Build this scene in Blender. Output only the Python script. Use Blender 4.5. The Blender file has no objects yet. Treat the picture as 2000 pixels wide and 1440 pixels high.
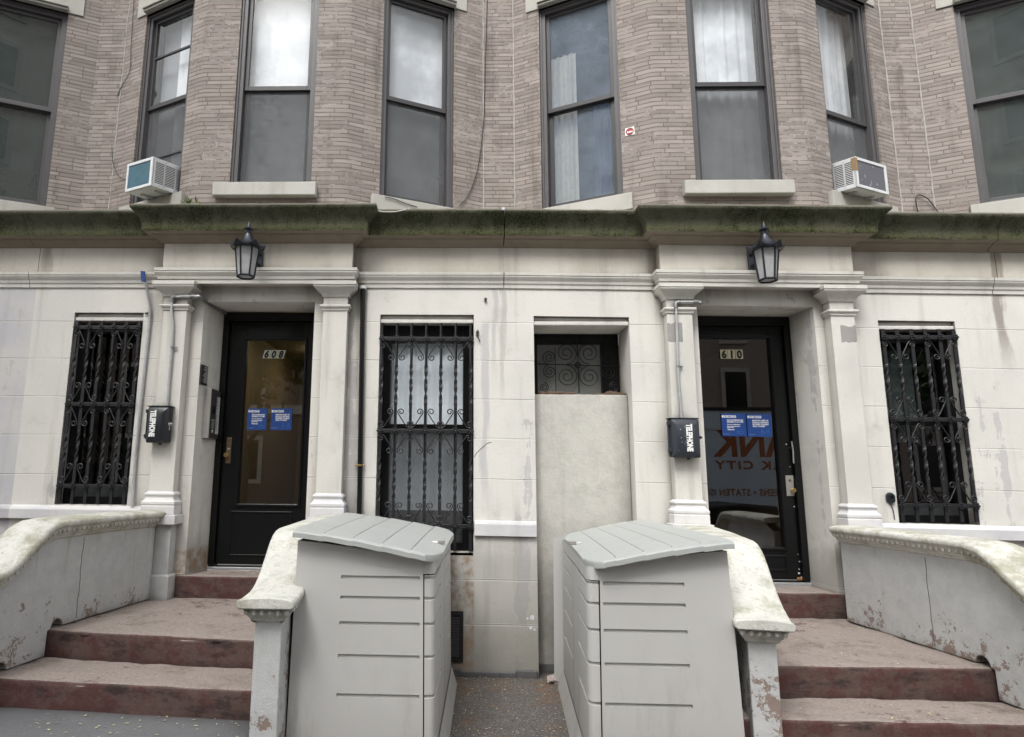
import bpy, math, random
from mathutils import Vector, Matrix
rad = math.radians
random.seed(11)
sc = bpy.context.scene
COL = sc.collection

# ------------------------------------------------------------------ camera
F, PX, PY = 1260.3, 850.0, 720.0
PITCH, YAW, ROLL = -0.16786, 0.03442, 0.01122
CAM = Vector((0.0, -5.1, 1.5))
cp, sp = math.cos(PITCH), math.sin(PITCH)
cy, sy = math.cos(YAW), math.sin(YAW)
cr, sr = math.cos(ROLL), math.sin(ROLL)
Ry = Matrix(((cy, 0, sy), (0, 1, 0), (-sy, 0, cy)))
Rx = Matrix(((1, 0, 0), (0, cp, -sp), (0, sp, cp)))
Rz = Matrix(((cr, -sr, 0), (sr, cr, 0), (0, 0, 1)))
M = Rz @ Rx @ Ry
def conv(v): return Vector((v[0], v[2], -v[1]))
right, down, fwd = conv(M[0]), conv(M[1]), conv(M[2])
cam_d = bpy.data.cameras.new('camera')
cam = bpy.data.objects.new('camera', cam_d)
COL.objects.link(cam)
up = -down
cam.matrix_world = Matrix(((right.x, up.x, -fwd.x, CAM.x), (right.y, up.y, -fwd.y, CAM.y),
                           (right.z, up.z, -fwd.z, CAM.z), (0, 0, 0, 1)))
cam_d.sensor_fit = 'HORIZONTAL'
cam_d.sensor_width = 36
cam_d.lens = 36 * F / 2000
cam_d.shift_x = 150 / 2000
cam_d.clip_start = 0.05
cam_d.clip_end = 500
sc.camera = cam

# a measured point of the photograph on a plane of known depth
def ray(px, py):
    return right * ((px - PX) / F) + down * ((py - PY) / F) + fwd
def at(px, py, Y):
    v = ray(px, py)
    return CAM + v * ((Y - CAM.y) / v.y)
def at_x(px, py, X):
    v = ray(px, py)
    return CAM + v * ((X - CAM.x) / v.x)
def at_z(px, py, Z):
    v = ray(px, py)
    return CAM + v * ((Z - CAM.z) / v.z)
def at_plane(px, py, P0, n):
    v = ray(px, py)
    return CAM + v * (n.dot(P0 - CAM) / n.dot(v))

# ------------------------------------------------------------------ mesh helpers
class MB:
    def __init__(s):
        s.v = []; s.f = []; s.uv = None
    def add(s, vs, fs):
        b = len(s.v)
        s.v += [Vector(p) for p in vs]
        s.f += [tuple(b + i for i in f) for f in fs]
        return s
    def box(s, x0, x1, y0, y1, z0, z1):
        return s.add([(x0, y0, z0), (x1, y0, z0), (x1, y1, z0), (x0, y1, z0), (x0, y0, z1), (x1, y0, z1), (x1, y1, z1), (x0, y1, z1)],
                     [(0, 3, 2, 1), (4, 5, 6, 7), (0, 1, 5, 4), (1, 2, 6, 5), (2, 3, 7, 6), (3, 0, 4, 7)])
    def obox(s, o, a, b, c):
        o, a, b, c = Vector(o), Vector(a), Vector(b), Vector(c)
        vs = [o, o + a, o + a + b, o + b, o + c, o + a + c, o + a + b + c, o + b + c]
        fs = [(0, 3, 2, 1), (4, 5, 6, 7), (0, 1, 5, 4), (1, 2, 6, 5), (2, 3, 7, 6), (3, 0, 4, 7)]
        if a.cross(b).dot(c) < 0: fs = [f[::-1] for f in fs]
        return s.add(vs, fs)
    def quad(s, a, b, c, d): return s.add([a, b, c, d], [(0, 1, 2, 3)])
    def ring(s, o, a, c, w, h, t, d, wl=None, wr=None, wt=None, wb=None):
        # rectangular frame: origin o (bottom left, front), a,c unit axes, size w x h, bar t, depth vector d
        wl = t if wl is None else wl; wr = t if wr is None else wr
        wt = t if wt is None else wt; wb = t if wb is None else wb
        o, a, c, d = Vector(o), Vector(a), Vector(c), Vector(d)
        s.obox(o, a * wl, d, c * h)
        s.obox(o + a * (w - wr), a * wr, d, c * h)
        s.obox(o + a * wl, a * (w - wl - wr), d, c * wb)
        s.obox(o + a * wl + c * (h - wt), a * (w - wl - wr), d, c * wt)
        return s
    def tube(s, pts, r, n=8, cap=True, rs=None):
        pts = [Vector(p) for p in pts]
        b = len(s.v)
        t0 = (pts[1] - pts[0]).normalized()
        ref = Vector((0, 0, 1)) if abs(t0.z) < .9 else Vector((1, 0, 0))
        u = t0.cross(ref).normalized()
        for i, p in enumerate(pts):
            if i == 0: t = t0
            elif i == len(pts) - 1: t = (pts[-1] - pts[-2]).normalized()
            else: t = ((pts[i + 1] - p).normalized() + (p - pts[i - 1]).normalized()).normalized()
            u = (u - t * u.dot(t)).normalized()
            w = t.cross(u)
            rr = rs[i] if rs else r
            for k in range(n):
                a = 2 * math.pi * k / n
                s.v.append(p + (u * math.cos(a) + w * math.sin(a)) * rr)
        for i in range(len(pts) - 1):
            for k in range(n):
                s.f.append((b + i * n + k, b + i * n + (k + 1) % n, b + (i + 1) * n + (k + 1) % n, b + (i + 1) * n + k))
        if cap:
            s.f.append(tuple(b + k for k in range(n))[::-1])
            s.f.append(tuple(b + (len(pts) - 1) * n + k for k in range(n)))
        return s
    def lathe(s, prof, c, n=24, axis=(0, 0, 1), phase=0.0, fx=None):
        ax = Vector(axis).normalized()
        ref = Vector((1, 0, 0)) if abs(ax.x) < .9 else Vector((0, 1, 0))
        u = (ref - ax * ref.dot(ax)).normalized(); w = ax.cross(u)
        b = len(s.v); c = Vector(c)
        for i, (r, z) in enumerate(prof):
            for k in range(n):
                a = 2 * math.pi * k / n + phase
                q = fx(i, a) if fx else (1.0, 0.0)
                s.v.append(c + ax * (z + q[1]) + (u * math.cos(a) + w * math.sin(a)) * r * q[0])
        for i in range(len(prof) - 1):
            for k in range(n):
                s.f.append((b + i * n + k, b + i * n + (k + 1) % n, b + (i + 1) * n + (k + 1) % n, b + (i + 1) * n + k))
        s.f.append(tuple(b + k for k in range(n))[::-1])
        s.f.append(tuple(b + (len(prof) - 1) * n + k for k in range(n)))
        return s
    def ball(s, c, rx, ry, rz, n=8, m=5):
        b = len(s.v); c = Vector(c)
        for i in range(1, m):
            th = math.pi * i / m
            for k in range(n):
                a = 2 * math.pi * k / n
                s.v.append(c + Vector((rx * math.sin(th) * math.cos(a), ry * math.sin(th) * math.sin(a), rz * math.cos(th))))
        s.v += [c + Vector((0, 0, rz)), c - Vector((0, 0, rz))]
        t, bt = len(s.v) - 2, len(s.v) - 1
        for i in range(m - 2):
            for k in range(n):
                s.f.append((b + i * n + k, b + (i + 1) * n + k, b + (i + 1) * n + (k + 1) % n, b + i * n + (k + 1) % n))
        for k in range(n):
            s.f.append((t, b + k, b + (k + 1) % n))
            s.f.append((bt, b + (m - 2) * n + (k + 1) % n, b + (m - 2) * n + k))
        return s
    def sweep(s, prof, path, sag=True, caps=True, step=.4, jit=0.0):
        # prof [(outward, z)] bottom to top, path [(x,y)] left to right; mitred
        path = [Vector((p[0], p[1])) for p in path]
        if len(path) == 2 or sag:
            q = []
            for i in range(len(path) - 1):
                n = max(1, int((path[i + 1] - path[i]).length / step))
                for k in range(n): q.append(path[i].lerp(path[i + 1], k / n))
            q.append(path[-1]); path = q
        b = len(s.v); n = len(prof)
        def nrm(a, c):
            d = (c - a).normalized(); return Vector((d.y, -d.x))
        for i, p in enumerate(path):
            if i == 0: m = nrm(path[0], path[1])
            elif i == len(path) - 1: m = nrm(path[-2], path[-1])
            else:
                n1, n2 = nrm(path[i - 1], p), nrm(p, path[i + 1])
                m = (n1 + n2) / (1 + n1.dot(n2))
            jo = random.gauss(0, jit) if jit else 0; jz = random.gauss(0, jit) if jit else 0
            for o, z in prof:
                w_ = 1.0 if (jit and o > .12) else 0.0
                s.v.append(Vector((p.x + m.x * (o + jo * w_), p.y + m.y * (o + jo * w_), z + jz * w_ + (SG(p.x) if sag else 0))))
        for i in range(len(path) - 1):
            for k in range(n - 1):
                s.f.append((b + i * n + k, b + (i + 1) * n + k, b + (i + 1) * n + k + 1, b + i * n + k + 1))
        if caps:
            s.f.append(tuple(b + k for k in range(n))[::-1])
            e = b + (len(path) - 1) * n
            s.f.append(tuple(e + k for k in range(n)))
        return s
    def prism(s, poly, ext):
        # poly: 3d points of an n-gon, ext: extrusion vector
        n = len(poly); ext = Vector(ext)
        a = [Vector(p) for p in poly]
        return s.add(a + [p + ext for p in a], [tuple(range(n))[::-1], tuple(range(n, 2 * n))] + [(i, (i + 1) % n, n + (i + 1) % n, n + i) for i in range(n)])

def SG(x):            # the right-hand house has settled a little
    return -.0115 * max(0.0, x - .3)

def wloc(o):
    p = Vector((0, 0, 0))
    while o is not None:
        p = p + o.location; o = o.parent
    return p

def build(mb, name, m, parent=None, bevel=0, smooth=False, loc=None, label=None, cat=None, group=None, kind=None, fix=True, auto=None):
    me = bpy.data.meshes.new(name)
    off = wloc(parent) if parent else Vector(loc if loc else (0, 0, 0))
    me.from_pydata([v - off for v in mb.v], [], mb.f)
    if mb.uv:
        ul = me.uv_layers.new(name='UVMap')
        for poly in me.polygons:
            for li in poly.loop_indices:
                ul.data[li].uv = mb.uv[me.loops[li].vertex_index]
    if fix:
        import bmesh
        bm = bmesh.new(); bm.from_mesh(me)
        bmesh.ops.recalc_face_normals(bm, faces=bm.faces)
        bm.to_mesh(me); bm.free()
    me.materials.append(m)
    o = bpy.data.objects.new(name, me)
    COL.objects.link(o)
    if parent: o.parent = parent
    else: o.location = off
    if bevel:
        bv = o.modifiers.new('bevel', 'BEVEL'); bv.width = bevel; bv.segments = 2; bv.limit_method = 'ANGLE'; bv.angle_limit = rad(35)
        bv.harden_normals = False
    if smooth:
        for p in me.polygons: p.use_smooth = True
        me.set_sharp_from_angle(angle=rad(auto if auto else 40))
    tag(o, label, cat, group, kind)
    return o

def tag(o, label=None, cat=None, group=None, kind=None):
    if label: o['label'] = label
    if cat: o['category'] = cat
    if group: o['group'] = group
    if kind: o['kind'] = kind
    return o

def thing(name, loc, label, cat, group=None):
    o = bpy.data.objects.new(name, None)
    o.empty_display_size = .1
    COL.objects.link(o); o.location = loc
    return tag(o, label, cat, group)

def text_mesh(s, size, o, ax, ay, align='CENTER', bold=0.0, shear=0.0, sx=1.0, extr=0.0, track=1.0):
    # letters as mesh in the plane ax, ay at o
    cu = bpy.data.curves.new('letters', 'FONT')
    cu.body = s; cu.size = size; cu.align_x = align; cu.offset = bold; cu.shear = shear; cu.space_character = track
    cu.resolution_u = 3
    ob = bpy.data.objects.new('letters', cu)
    COL.objects.link(ob)
    dg = bpy.context.evaluated_depsgraph_get()
    me = bpy.data.meshes.new_from_object(ob.evaluated_get(dg))
    o, ax, ay = Vector(o), Vector(ax).normalized(), Vector(ay).normalized()
    mb = MB()
    mb.add([o + ax * (v.co.x * sx) + ay * v.co.y for v in me.vertices], [tuple(p.vertices) for p in me.polygons])
    bpy.data.objects.remove(ob); bpy.data.curves.remove(cu); bpy.data.meshes.remove(me)
    return mb

# ------------------------------------------------------------------ material helpers
class G:
    def __init__(s, name):
        s.m = bpy.data.materials.new(name); s.m.use_nodes = True
        s.nt = s.m.node_tree; s.nt.nodes.clear()
        s.out = s.nt.nodes.new('ShaderNodeOutputMaterial')
        s._pos = None
    def n(s, t): return s.nt.nodes.new(t)
    def l(s, a, b):
        if hasattr(a, 'is_output') or hasattr(a, 'links'): s.nt.links.new(a, b)
        else: b.default_value = a
    @property
    def pos(s):
        if not s._pos: s._pos = s.n('ShaderNodeNewGeometry').outputs['Position']
        return s._pos
    def xyz(s, v=None):
        q = s.n('ShaderNodeSeparateXYZ'); s.l(v if v is not None else s.pos, q.inputs[0]); return q.outputs
    def scale(s, v, x, y, z):
        q = s.n('ShaderNodeVectorMath'); q.operation = 'MULTIPLY'; s.l(v, q.inputs[0]); q.inputs[1].default_value = (x, y, z); return q.outputs[0]
    def noise(s, sc_, det=4, rough=.55, v=None, dist=0):
        q = s.n('ShaderNodeTexNoise'); q.inputs['Scale'].default_value = sc_; q.inputs['Detail'].default_value = det
        q.inputs['Roughness'].default_value = rough; q.inputs['Distortion'].default_value = dist
        s.l(v if v is not None else s.pos, q.inputs['Vector']); return q.outputs['Fac']
    def voro(s, sc_, v=None, feat='F1'):
        q = s.n('ShaderNodeTexVoronoi'); q.feature = feat; q.inputs['Scale'].default_value = sc_
        s.l(v if v is not None else s.pos, q.inputs['Vector']); return q.outputs
    def math(s, op, a, b=0.0, c=0.0, clamp=False):
        q = s.n('ShaderNodeMath'); q.operation = op; q.use_clamp = clamp
        s.l(a, q.inputs[0]); s.l(b, q.inputs[1])
        if op in ('MULTIPLY_ADD', 'SMOOTH_MIN', 'COMPARE'): s.l(c, q.inputs[2])
        return q.outputs[0]
    def step(s, x, a, b):         # smooth 0..1 between a and b
        q = s.n('ShaderNodeMapRange'); q.interpolation_type = 'SMOOTHSTEP'
        s.l(x, q.inputs[0])
        if a <= b:
            q.inputs[1].default_value = a; q.inputs[2].default_value = b
        else:
            q.inputs[1].default_value = b; q.inputs[2].default_value = a
            q.inputs[3].default_value = 1; q.inputs[4].default_value = 0
        return q.outputs[0]
    def mix(s, f, a, b, mode='MIX'):
        q = s.n('ShaderNodeMix'); q.data_type = 'RGBA'; q.blend_type = mode; q.clamp_factor = True
        s.l(f, q.inputs[0])
        for v, k in ((a, 6), (b, 7)):
            if isinstance(v, (tuple, list)): v = tuple(v) + ((1,) if len(v) == 3 else ())
            s.l(v, q.inputs[k])
        return q.outputs[2]
    def ramp(s, f, stops):
        q = s.n('ShaderNodeValToRGB'); s.l(f, q.inputs[0])
        e = q.color_ramp.elements
        while len(e) < len(stops): e.new(.5)
        for el, (p, c) in zip(e, stops):
            el.position = p; el.color = tuple(c) + (1,) if len(c) == 3 else c
        return q.outputs[0]
    def bump(s, h, strength=.3, dist=.01, nrm=None):
        q = s.n('ShaderNodeBump'); q.inputs['Strength'].default_value = strength; q.inputs['Distance'].default_value = dist
        s.l(h, q.inputs['Height'])
        if nrm is not None: s.l(nrm, q.inputs['Normal'])
        return q.outputs[0]
    def ao(s, d=.2, samples=6):
        q = s.n('ShaderNodeAmbientOcclusion'); q.samples = samples; q.inputs['Distance'].default_value = d; return q.outputs['AO']
    def pbr(s, col, rough=.7, metal=0.0, nrm=None, spec=.5, coat=0.0, emis=None, es=0):
        q = s.n('ShaderNodeBsdfPrincipled')
        if isinstance(col, (tuple, list)): col = tuple(col) + ((1,) if len(col) == 3 else ())
        s.l(col, q.inputs['Base Color']); s.l(rough, q.inputs['Roughness']); s.l(metal, q.inputs['Metallic'])
        q.inputs['Specular IOR Level'].default_value = spec
        q.inputs['Coat Weight'].default_value = coat
        if nrm is not None: s.l(nrm, q.inputs['Normal'])
        if emis:
            q.inputs['Emission Color'].default_value = tuple(emis) + (1,); q.inputs['Emission Strength'].default_value = es
        s.l(q.outputs[0], s.out.inputs[0])
        return s.m

STREAK = (7.0, 7.0, .55)
def stone(name, c1, c2, joints=(), dirt_ao=.75, low=False, ao=.22, patch=True, sag=True, stain=False):
    g = G(name)
    X, Y, Z = g.xyz()
    st = g.noise(1.0, 5, .6, g.scale(g.pos, *STREAK))
    big = g.noise(1.1, 4, .6)
    mid = g.noise(4.5, 5, .65)
    fine = g.noise(70, 3, .6)
    col = g.mix(g.step(big, .42, .62), c1, c2)
    if patch:   # primer patches with ragged edges running down the stone
        pt = g.math('ADD', g.math('MULTIPLY', g.noise(1.0, 6, .62, g.scale(g.pos, 3.2, 3.2, .35)), .75), g.math('MULTIPLY', mid, .25))
        col = g.mix(g.math('MULTIPLY', g.step(pt, .600, .606), .8), col, (.50, .485, .485))
    col = g.mix(g.math('MULTIPLY', g.step(st, .52, .78), .38 * dirt_ao), col, (.23, .205, .17))
    col = g.mix(g.math('MULTIPLY', g.step(mid, .55, .75), .28 * dirt_ao), col, (.30, .275, .235))
    col = g.mix(g.math('MULTIPLY', g.step(fine, .45, .75), .12), col, (.25, .23, .2))
    # soot and painted occlusion shade in the hollows and under ledges
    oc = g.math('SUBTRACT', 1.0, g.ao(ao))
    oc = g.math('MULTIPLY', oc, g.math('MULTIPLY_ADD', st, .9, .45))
    col = g.mix(g.math('MULTIPLY', g.step(oc, .18, .75), .72 * dirt_ao), col, (.105, .088, .066))
    if low:
        zz = g.math('ADD', Z, g.math('MULTIPLY', mid, .5))
        col = g.mix(g.math('MULTIPLY', g.step(zz, 1.36, 1.10), .50), col, (.275, .268, .245))
        col = g.mix(g.math('MULTIPLY', g.step(zz, .95, .40), .55), col, (.165, .160, .135))
        sp = g.math('MULTIPLY', g.step(g.noise(38, 4, .7), .60, .66), g.step(Z, 1.0, .7))
        col = g.mix(g.math('MULTIPLY', sp, .4), col, (.5, .49, .45))
        # bare brown stone beside the vent
        br = g.math('MULTIPLY', g.step(X, .15, .125), g.step(Z, .96, .90))
        col = g.mix(g.math('MULTIPLY', br, g.step(g.noise(9, 5, .7), .38, .62)), col, (.30, .225, .165))
    if low or stain:
        wob_ = g.math('MULTIPLY', g.math('SUBTRACT', g.noise(1, 6, .65, g.scale(g.pos, 9, 9, 1.6)), .5), .17)
        def band(xc, wd, z0_, z1_, c, k):
            q = g.math('ABSOLUTE', g.math('ADD', g.math('SUBTRACT', X, xc), wob_))
            return g.mix(g.math('MULTIPLY', g.math('MULTIPLY', g.step(q, wd, wd * .45), g.math('MULTIPLY', g.step(Z, z0_, z0_ + .45), g.step(Z, z1_, z1_ - .02))), k), col, c)
        col = band(.222, .045, 1.18, 2.75, (.475, .465, .475), .75)
        col = band(.30, .022, 2.2, 3.05, (.44, .43, .43), .6)
        col = band(.36, .028, 2.0, 3.4, (.40, .385, .36), .55)
        col = band(4.30, .05, 2.3, 3.42, (.20, .165, .135), .7)
        col = band(-3.45, .05, 2.9, 3.42, (.26, .23, .20), .6)
    h = g.math('ADD', g.math('MULTIPLY', fine, .35), g.math('MULTIPLY', mid, .65))
    nr = None
    if joints:
        zs = g.math('ADD', Z, g.math('MULTIPLY', g.math('MAXIMUM', g.math('SUBTRACT', X, .3), 0.0), .0115)) if sag else Z
        zs = g.math('ADD', zs, g.math('MULTIPLY', g.math('SUBTRACT', g.noise(6, 2), .5), .006))
        d = None
        for zi in joints:
            e = g.math('ABSOLUTE', g.math('SUBTRACT', zs, zi))
            d = e if d is None else g.math('MINIMUM', d, e)
        ln = g.math('MULTIPLY', g.step(d, .0050, .0012), g.step(g.math('ABSOLUTE', g.xyz(g.n('ShaderNodeNewGeometry').outputs['True Normal'])[1]), .6, .9))
        brk = g.step(g.noise(2.6, 3), .36, .62)
        col = g.mix(g.math('MULTIPLY', g.math('MULTIPLY', ln, g.math('MULTIPLY_ADD', brk, .8, .2)), .55), col, (.21, .19, .165))
        col = g.mix(g.math('MULTIPLY', g.step(g.math('ABSOLUTE', g.math('SUBTRACT', d, .007)), .004, .001), .35), col, (.75, .74, .70))
        nr = g.bump(g.math('SUBTRACT', 1.0, ln), .5, .004)
    nr = g.bump(h, .22, .008, nr)
    return g.pbr(col, .85, nrm=nr, spec=.25)

JOINTS = (2.745, 2.432, 2.121, 1.809, 1.495, .742, .421)
M_WALL = stone('painted_limestone', (.695, .676, .628), (.640, .626, .588), JOINTS, dirt_ao=1.05, low=True)
M_TRIM = stone('painted_limestone_trim', (.665, .648, .60), (.575, .56, .525), dirt_ao=1.05, ao=.14, patch=False)
M_FRIEZE = stone('sooty_shaded_limestone', (.60, .57, .51), (.50, .47, .41), dirt_ao=1.15, ao=.35, patch=False, stain=True)
M_WHITE = stone('painted_ledge', (.70, .69, .68), (.60, .595, .61), dirt_ao=.45, ao=.08, patch=False)
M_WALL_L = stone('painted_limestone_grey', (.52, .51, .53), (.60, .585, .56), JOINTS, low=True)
M_SILL = stone('sill_stone', (.44, .43, .395), (.52, .51, .475), dirt_ao=.9, ao=.1, patch=False)

def m_cornice():
    g = G('mossy_cornice')
    X, Y, Z = g.xyz()
    zs = g.math('ADD', Z, g.math('MULTIPLY', g.math('MAXIMUM', g.math('SUBTRACT', X, .3), 0.0), .0115))
    st = g.noise(1.0, 6, .65, g.scale(g.pos, 16, 16, 1.6))
    mid = g.noise(9, 5, .7); fine = g.noise(85, 3, .7); big = g.noise(2.0, 3)
    stonec = g.mix(mid, (.33, .285, .225), (.20, .17, .13))
    moss = g.mix(g.step(fine, .4, .65), (.026, .030, .017), (.085, .090, .050))
    moss = g.mix(g.step(st, .5, .75), moss, (.035, .050, .012))
    bare = g.step(g.math('ADD', g.math('MULTIPLY', big, .4), g.math('MULTIPLY', g.math('ADD', mid, st), .3)), .40, .58)
    face = g.mix(g.math('MULTIPLY', bare, .58), moss, (.150, .143, .110))
    edge = g.math('MULTIPLY', g.step(zs, 3.515, 3.45), g.step(g.math('ADD', fine, g.math('MULTIPLY', st, .4)), .55, .82))
    face = g.mix(g.math('MULTIPLY', edge, .8), face, (.105, .112, .045))
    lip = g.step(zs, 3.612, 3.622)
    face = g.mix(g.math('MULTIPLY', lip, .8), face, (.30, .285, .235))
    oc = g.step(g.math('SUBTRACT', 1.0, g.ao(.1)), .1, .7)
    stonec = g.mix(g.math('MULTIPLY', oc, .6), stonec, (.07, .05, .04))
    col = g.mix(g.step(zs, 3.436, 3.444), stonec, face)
    return g.pbr(col, .95, nrm=g.bump(g.math('ADD', g.math('MULTIPLY', fine, .5), mid), .6, .012), spec=.15)
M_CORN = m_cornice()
def m_moss():
    g = G('moss'); return g.pbr(g.mix(g.noise(18, 4, .7), (.018, .024, .008), (.085, .095, .03)), .95, spec=.1)
M_MOSS = m_moss()

def m_brick(name='roman_brick', c1=(.392, .344, .314), c2=(.200, .171, .154), eff=1.0):
    g = G(name)
    uv = g.n('ShaderNodeUVMap').outputs[0]
    wob = g.noise(3.0, 2, .5)
    mv = g.n('ShaderNodeVectorMath'); mv.operation = 'MULTIPLY_ADD'
    cb = g.n('ShaderNodeCombineXYZ'); g.l(wob, cb.inputs[1])
    g.l(cb.outputs[0], mv.inputs[0]); mv.inputs[1].default_value = (0, .004, 0); g.l(uv, mv.inputs[2])
    def br(ca, cb_, cm, sm):
        b = g.n('ShaderNodeTexBrick'); b.offset = .5; b.offset_frequency = 2; b.squash = .78; b.squash_frequency = 3
        b.inputs['Color1'].default_value = ca + (1,); b.inputs['Color2'].default_value = cb_ + (1,); b.inputs['Mortar'].default_value = cm + (1,)
        b.inputs['Scale'].default_value = 1; b.inputs['Brick Width'].default_value = .25; b.inputs['Row Height'].default_value = .0388
        b.inputs['Mortar Size'].default_value = .0036; b.inputs['Mortar Smooth'].default_value = sm; b.inputs['Bias'].default_value = -.1
        g.l(mv.outputs[0], b.inputs['Vector']); return b
    b = br(c1, c2, (.085, .072, .064), .1)
    mid = g.noise(5, 5, .65); fine = g.noise(60, 4, .7); st = g.noise(1.0, 5, .6, g.scale(g.pos, 5, 5, .5))
    perb = g.noise(1.0, 1, .5, g.scale(uv, 4.1, 25.8, 1))
    col = g.mix(.50, b.outputs['Color'], g.mix(perb, (.44, .395, .365), (.150, .126, .114)))
    col = g.mix(g.math('MULTIPLY', g.step(g.math('ADD', g.math('MULTIPLY', st, .7), g.math('MULTIPLY', mid, .3)), .52, .68), .55), col, (.10, .082, .07))
    col = g.mix(g.math('MULTIPLY', g.step(fine, .55, .75), .30), col, (.42, .36, .31))
    # joints: dark raked shadow, here and there a white bloom of salts
    hf = br((0, 0, 0), (0, 0, 0), (1, 1, 1), .35)
    jm = br((0, 0, 0), (0, 0, 0), (1, 1, 1), .1).outputs['Color']
    bloom = g.math('MULTIPLY', g.step(g.noise(2.0, 5, .75), .47, .62), g.step(g.noise(22, 3), .42, .58))
    col = g.mix(g.math('MULTIPLY', g.math('MULTIPLY', jm, bloom), .85 * eff), col, (.55, .52, .49))
    col = g.mix(g.math('MULTIPLY', g.step(g.noise(11, 5, .8), .70, .76), .45 * eff), col, (.55, .51, .48))
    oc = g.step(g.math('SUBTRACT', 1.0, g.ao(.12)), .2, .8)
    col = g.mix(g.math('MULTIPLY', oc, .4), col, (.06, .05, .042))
    h = g.math('SUBTRACT', g.math('ADD', g.math('MULTIPLY', fine, .18), g.math('MULTIPLY', perb, .25)), hf.outputs['Color'])
    return g.pbr(col, .9, nrm=g.bump(h, .9, .010), spec=.2)
M_BRICK = m_brick()

def m_peel(name, paint, bare, moss=0.0, lo=.62, hi=.64, rough=.8, zt=None, bumpy=.35, bscale=55, fine_flakes=False):
    g = G(name)
    X, Y, Z = g.xyz()
    n1 = g.noise(2.6, 7, .72); n2 = g.noise(9, 6, .72); fine = g.noise(bscale, 4, .65); st = g.noise(1, 5, .6, g.scale(g.pos, 9, 9, .8))
    col = g.mix(g.step(n2, .35, .7), paint, tuple(c * .86 for c in paint))
    col = g.mix(g.math('MULTIPLY', g.step(st, .55, .8), .35), col, (.25, .24, .2))
    m = g.math('ADD', g.math('MULTIPLY', n1, .7), g.math('MULTIPLY', n2, .3))
    if fine_flakes:
        m = g.math('ADD', g.math('MULTIPLY', g.noise(3.4, 8, .8), .55), g.math('MULTIPLY', g.noise(16, 6, .8), .42))
        col = g.mix(g.math('MULTIPLY', g.math('MULTIPLY', g.step(g.noise(1, 4, .6, g.scale(g.pos, 14, 14, .9)), .56, .72), g.step(Z, .75, 1.15)), .5), col, (.27, .265, .16))
    if name == 'rough_stucco':
        col = g.mix(g.math('MULTIPLY', g.step(g.math('ADD', Z, g.math('MULTIPLY', n1, .9)), 1.75, .75), .75), col, (.150, .145, .130))
        col = g.mix(g.math('MULTIPLY', g.step(g.math('ADD', X, g.math('MULTIPLY', n1, .3)), 1.36, 1.54), .5), col, (.20, .195, .18))
    if zt: m = g.math('ADD', m, g.math('MULTIPLY', g.step(Z, zt[0], zt[1]), zt[2]))
    pe = g.step(m, lo, hi)
    col = g.mix(pe, col, g.mix(fine, tuple(c * .8 for c in bare), bare))
    if moss:
        mo = g.math('MULTIPLY', g.step(g.noise(3.5, 6, .7), .46, .62), moss)
        col = g.mix(mo, col, (.235, .22, .12))
        col = g.mix(g.math('MULTIPLY', g.step(g.noise(42, 5, .75), .52, .66), .42), col, (.22, .205, .165))
        col = g.mix(g.math('MULTIPLY', g.step(g.noise(90, 3, .7), .62, .7), .5), col, (.72, .70, .66))
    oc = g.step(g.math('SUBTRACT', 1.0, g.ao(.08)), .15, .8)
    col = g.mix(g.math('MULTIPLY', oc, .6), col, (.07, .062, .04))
    h = g.math('SUBTRACT', g.math('ADD', g.math('MULTIPLY', fine, .5), g.math('MULTIPLY', n2, .6)), g.math('MULTIPLY', pe, .35))
    return g.pbr(col, rough, nrm=g.bump(h, bumpy, .012), spec=.25)
M_STOOP = m_peel('stoop_wall_paint', (.545, .550, .545), (.31, .240, .205), lo=.640, hi=.648, zt=(.98, .52, .135), bscale=120, fine_flakes=True, bumpy=.55)
M_COPE = m_peel('weathered_coping', (.63, .625, .575), (.46, .40, .35), moss=.62, lo=.66, hi=.70, bumpy=.7, bscale=65)
M_STUCCO = m_peel('rough_stucco', (.56, .545, .50), (.40, .385, .345), lo=.52, hi=.80, bumpy=.6, bscale=44)
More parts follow.
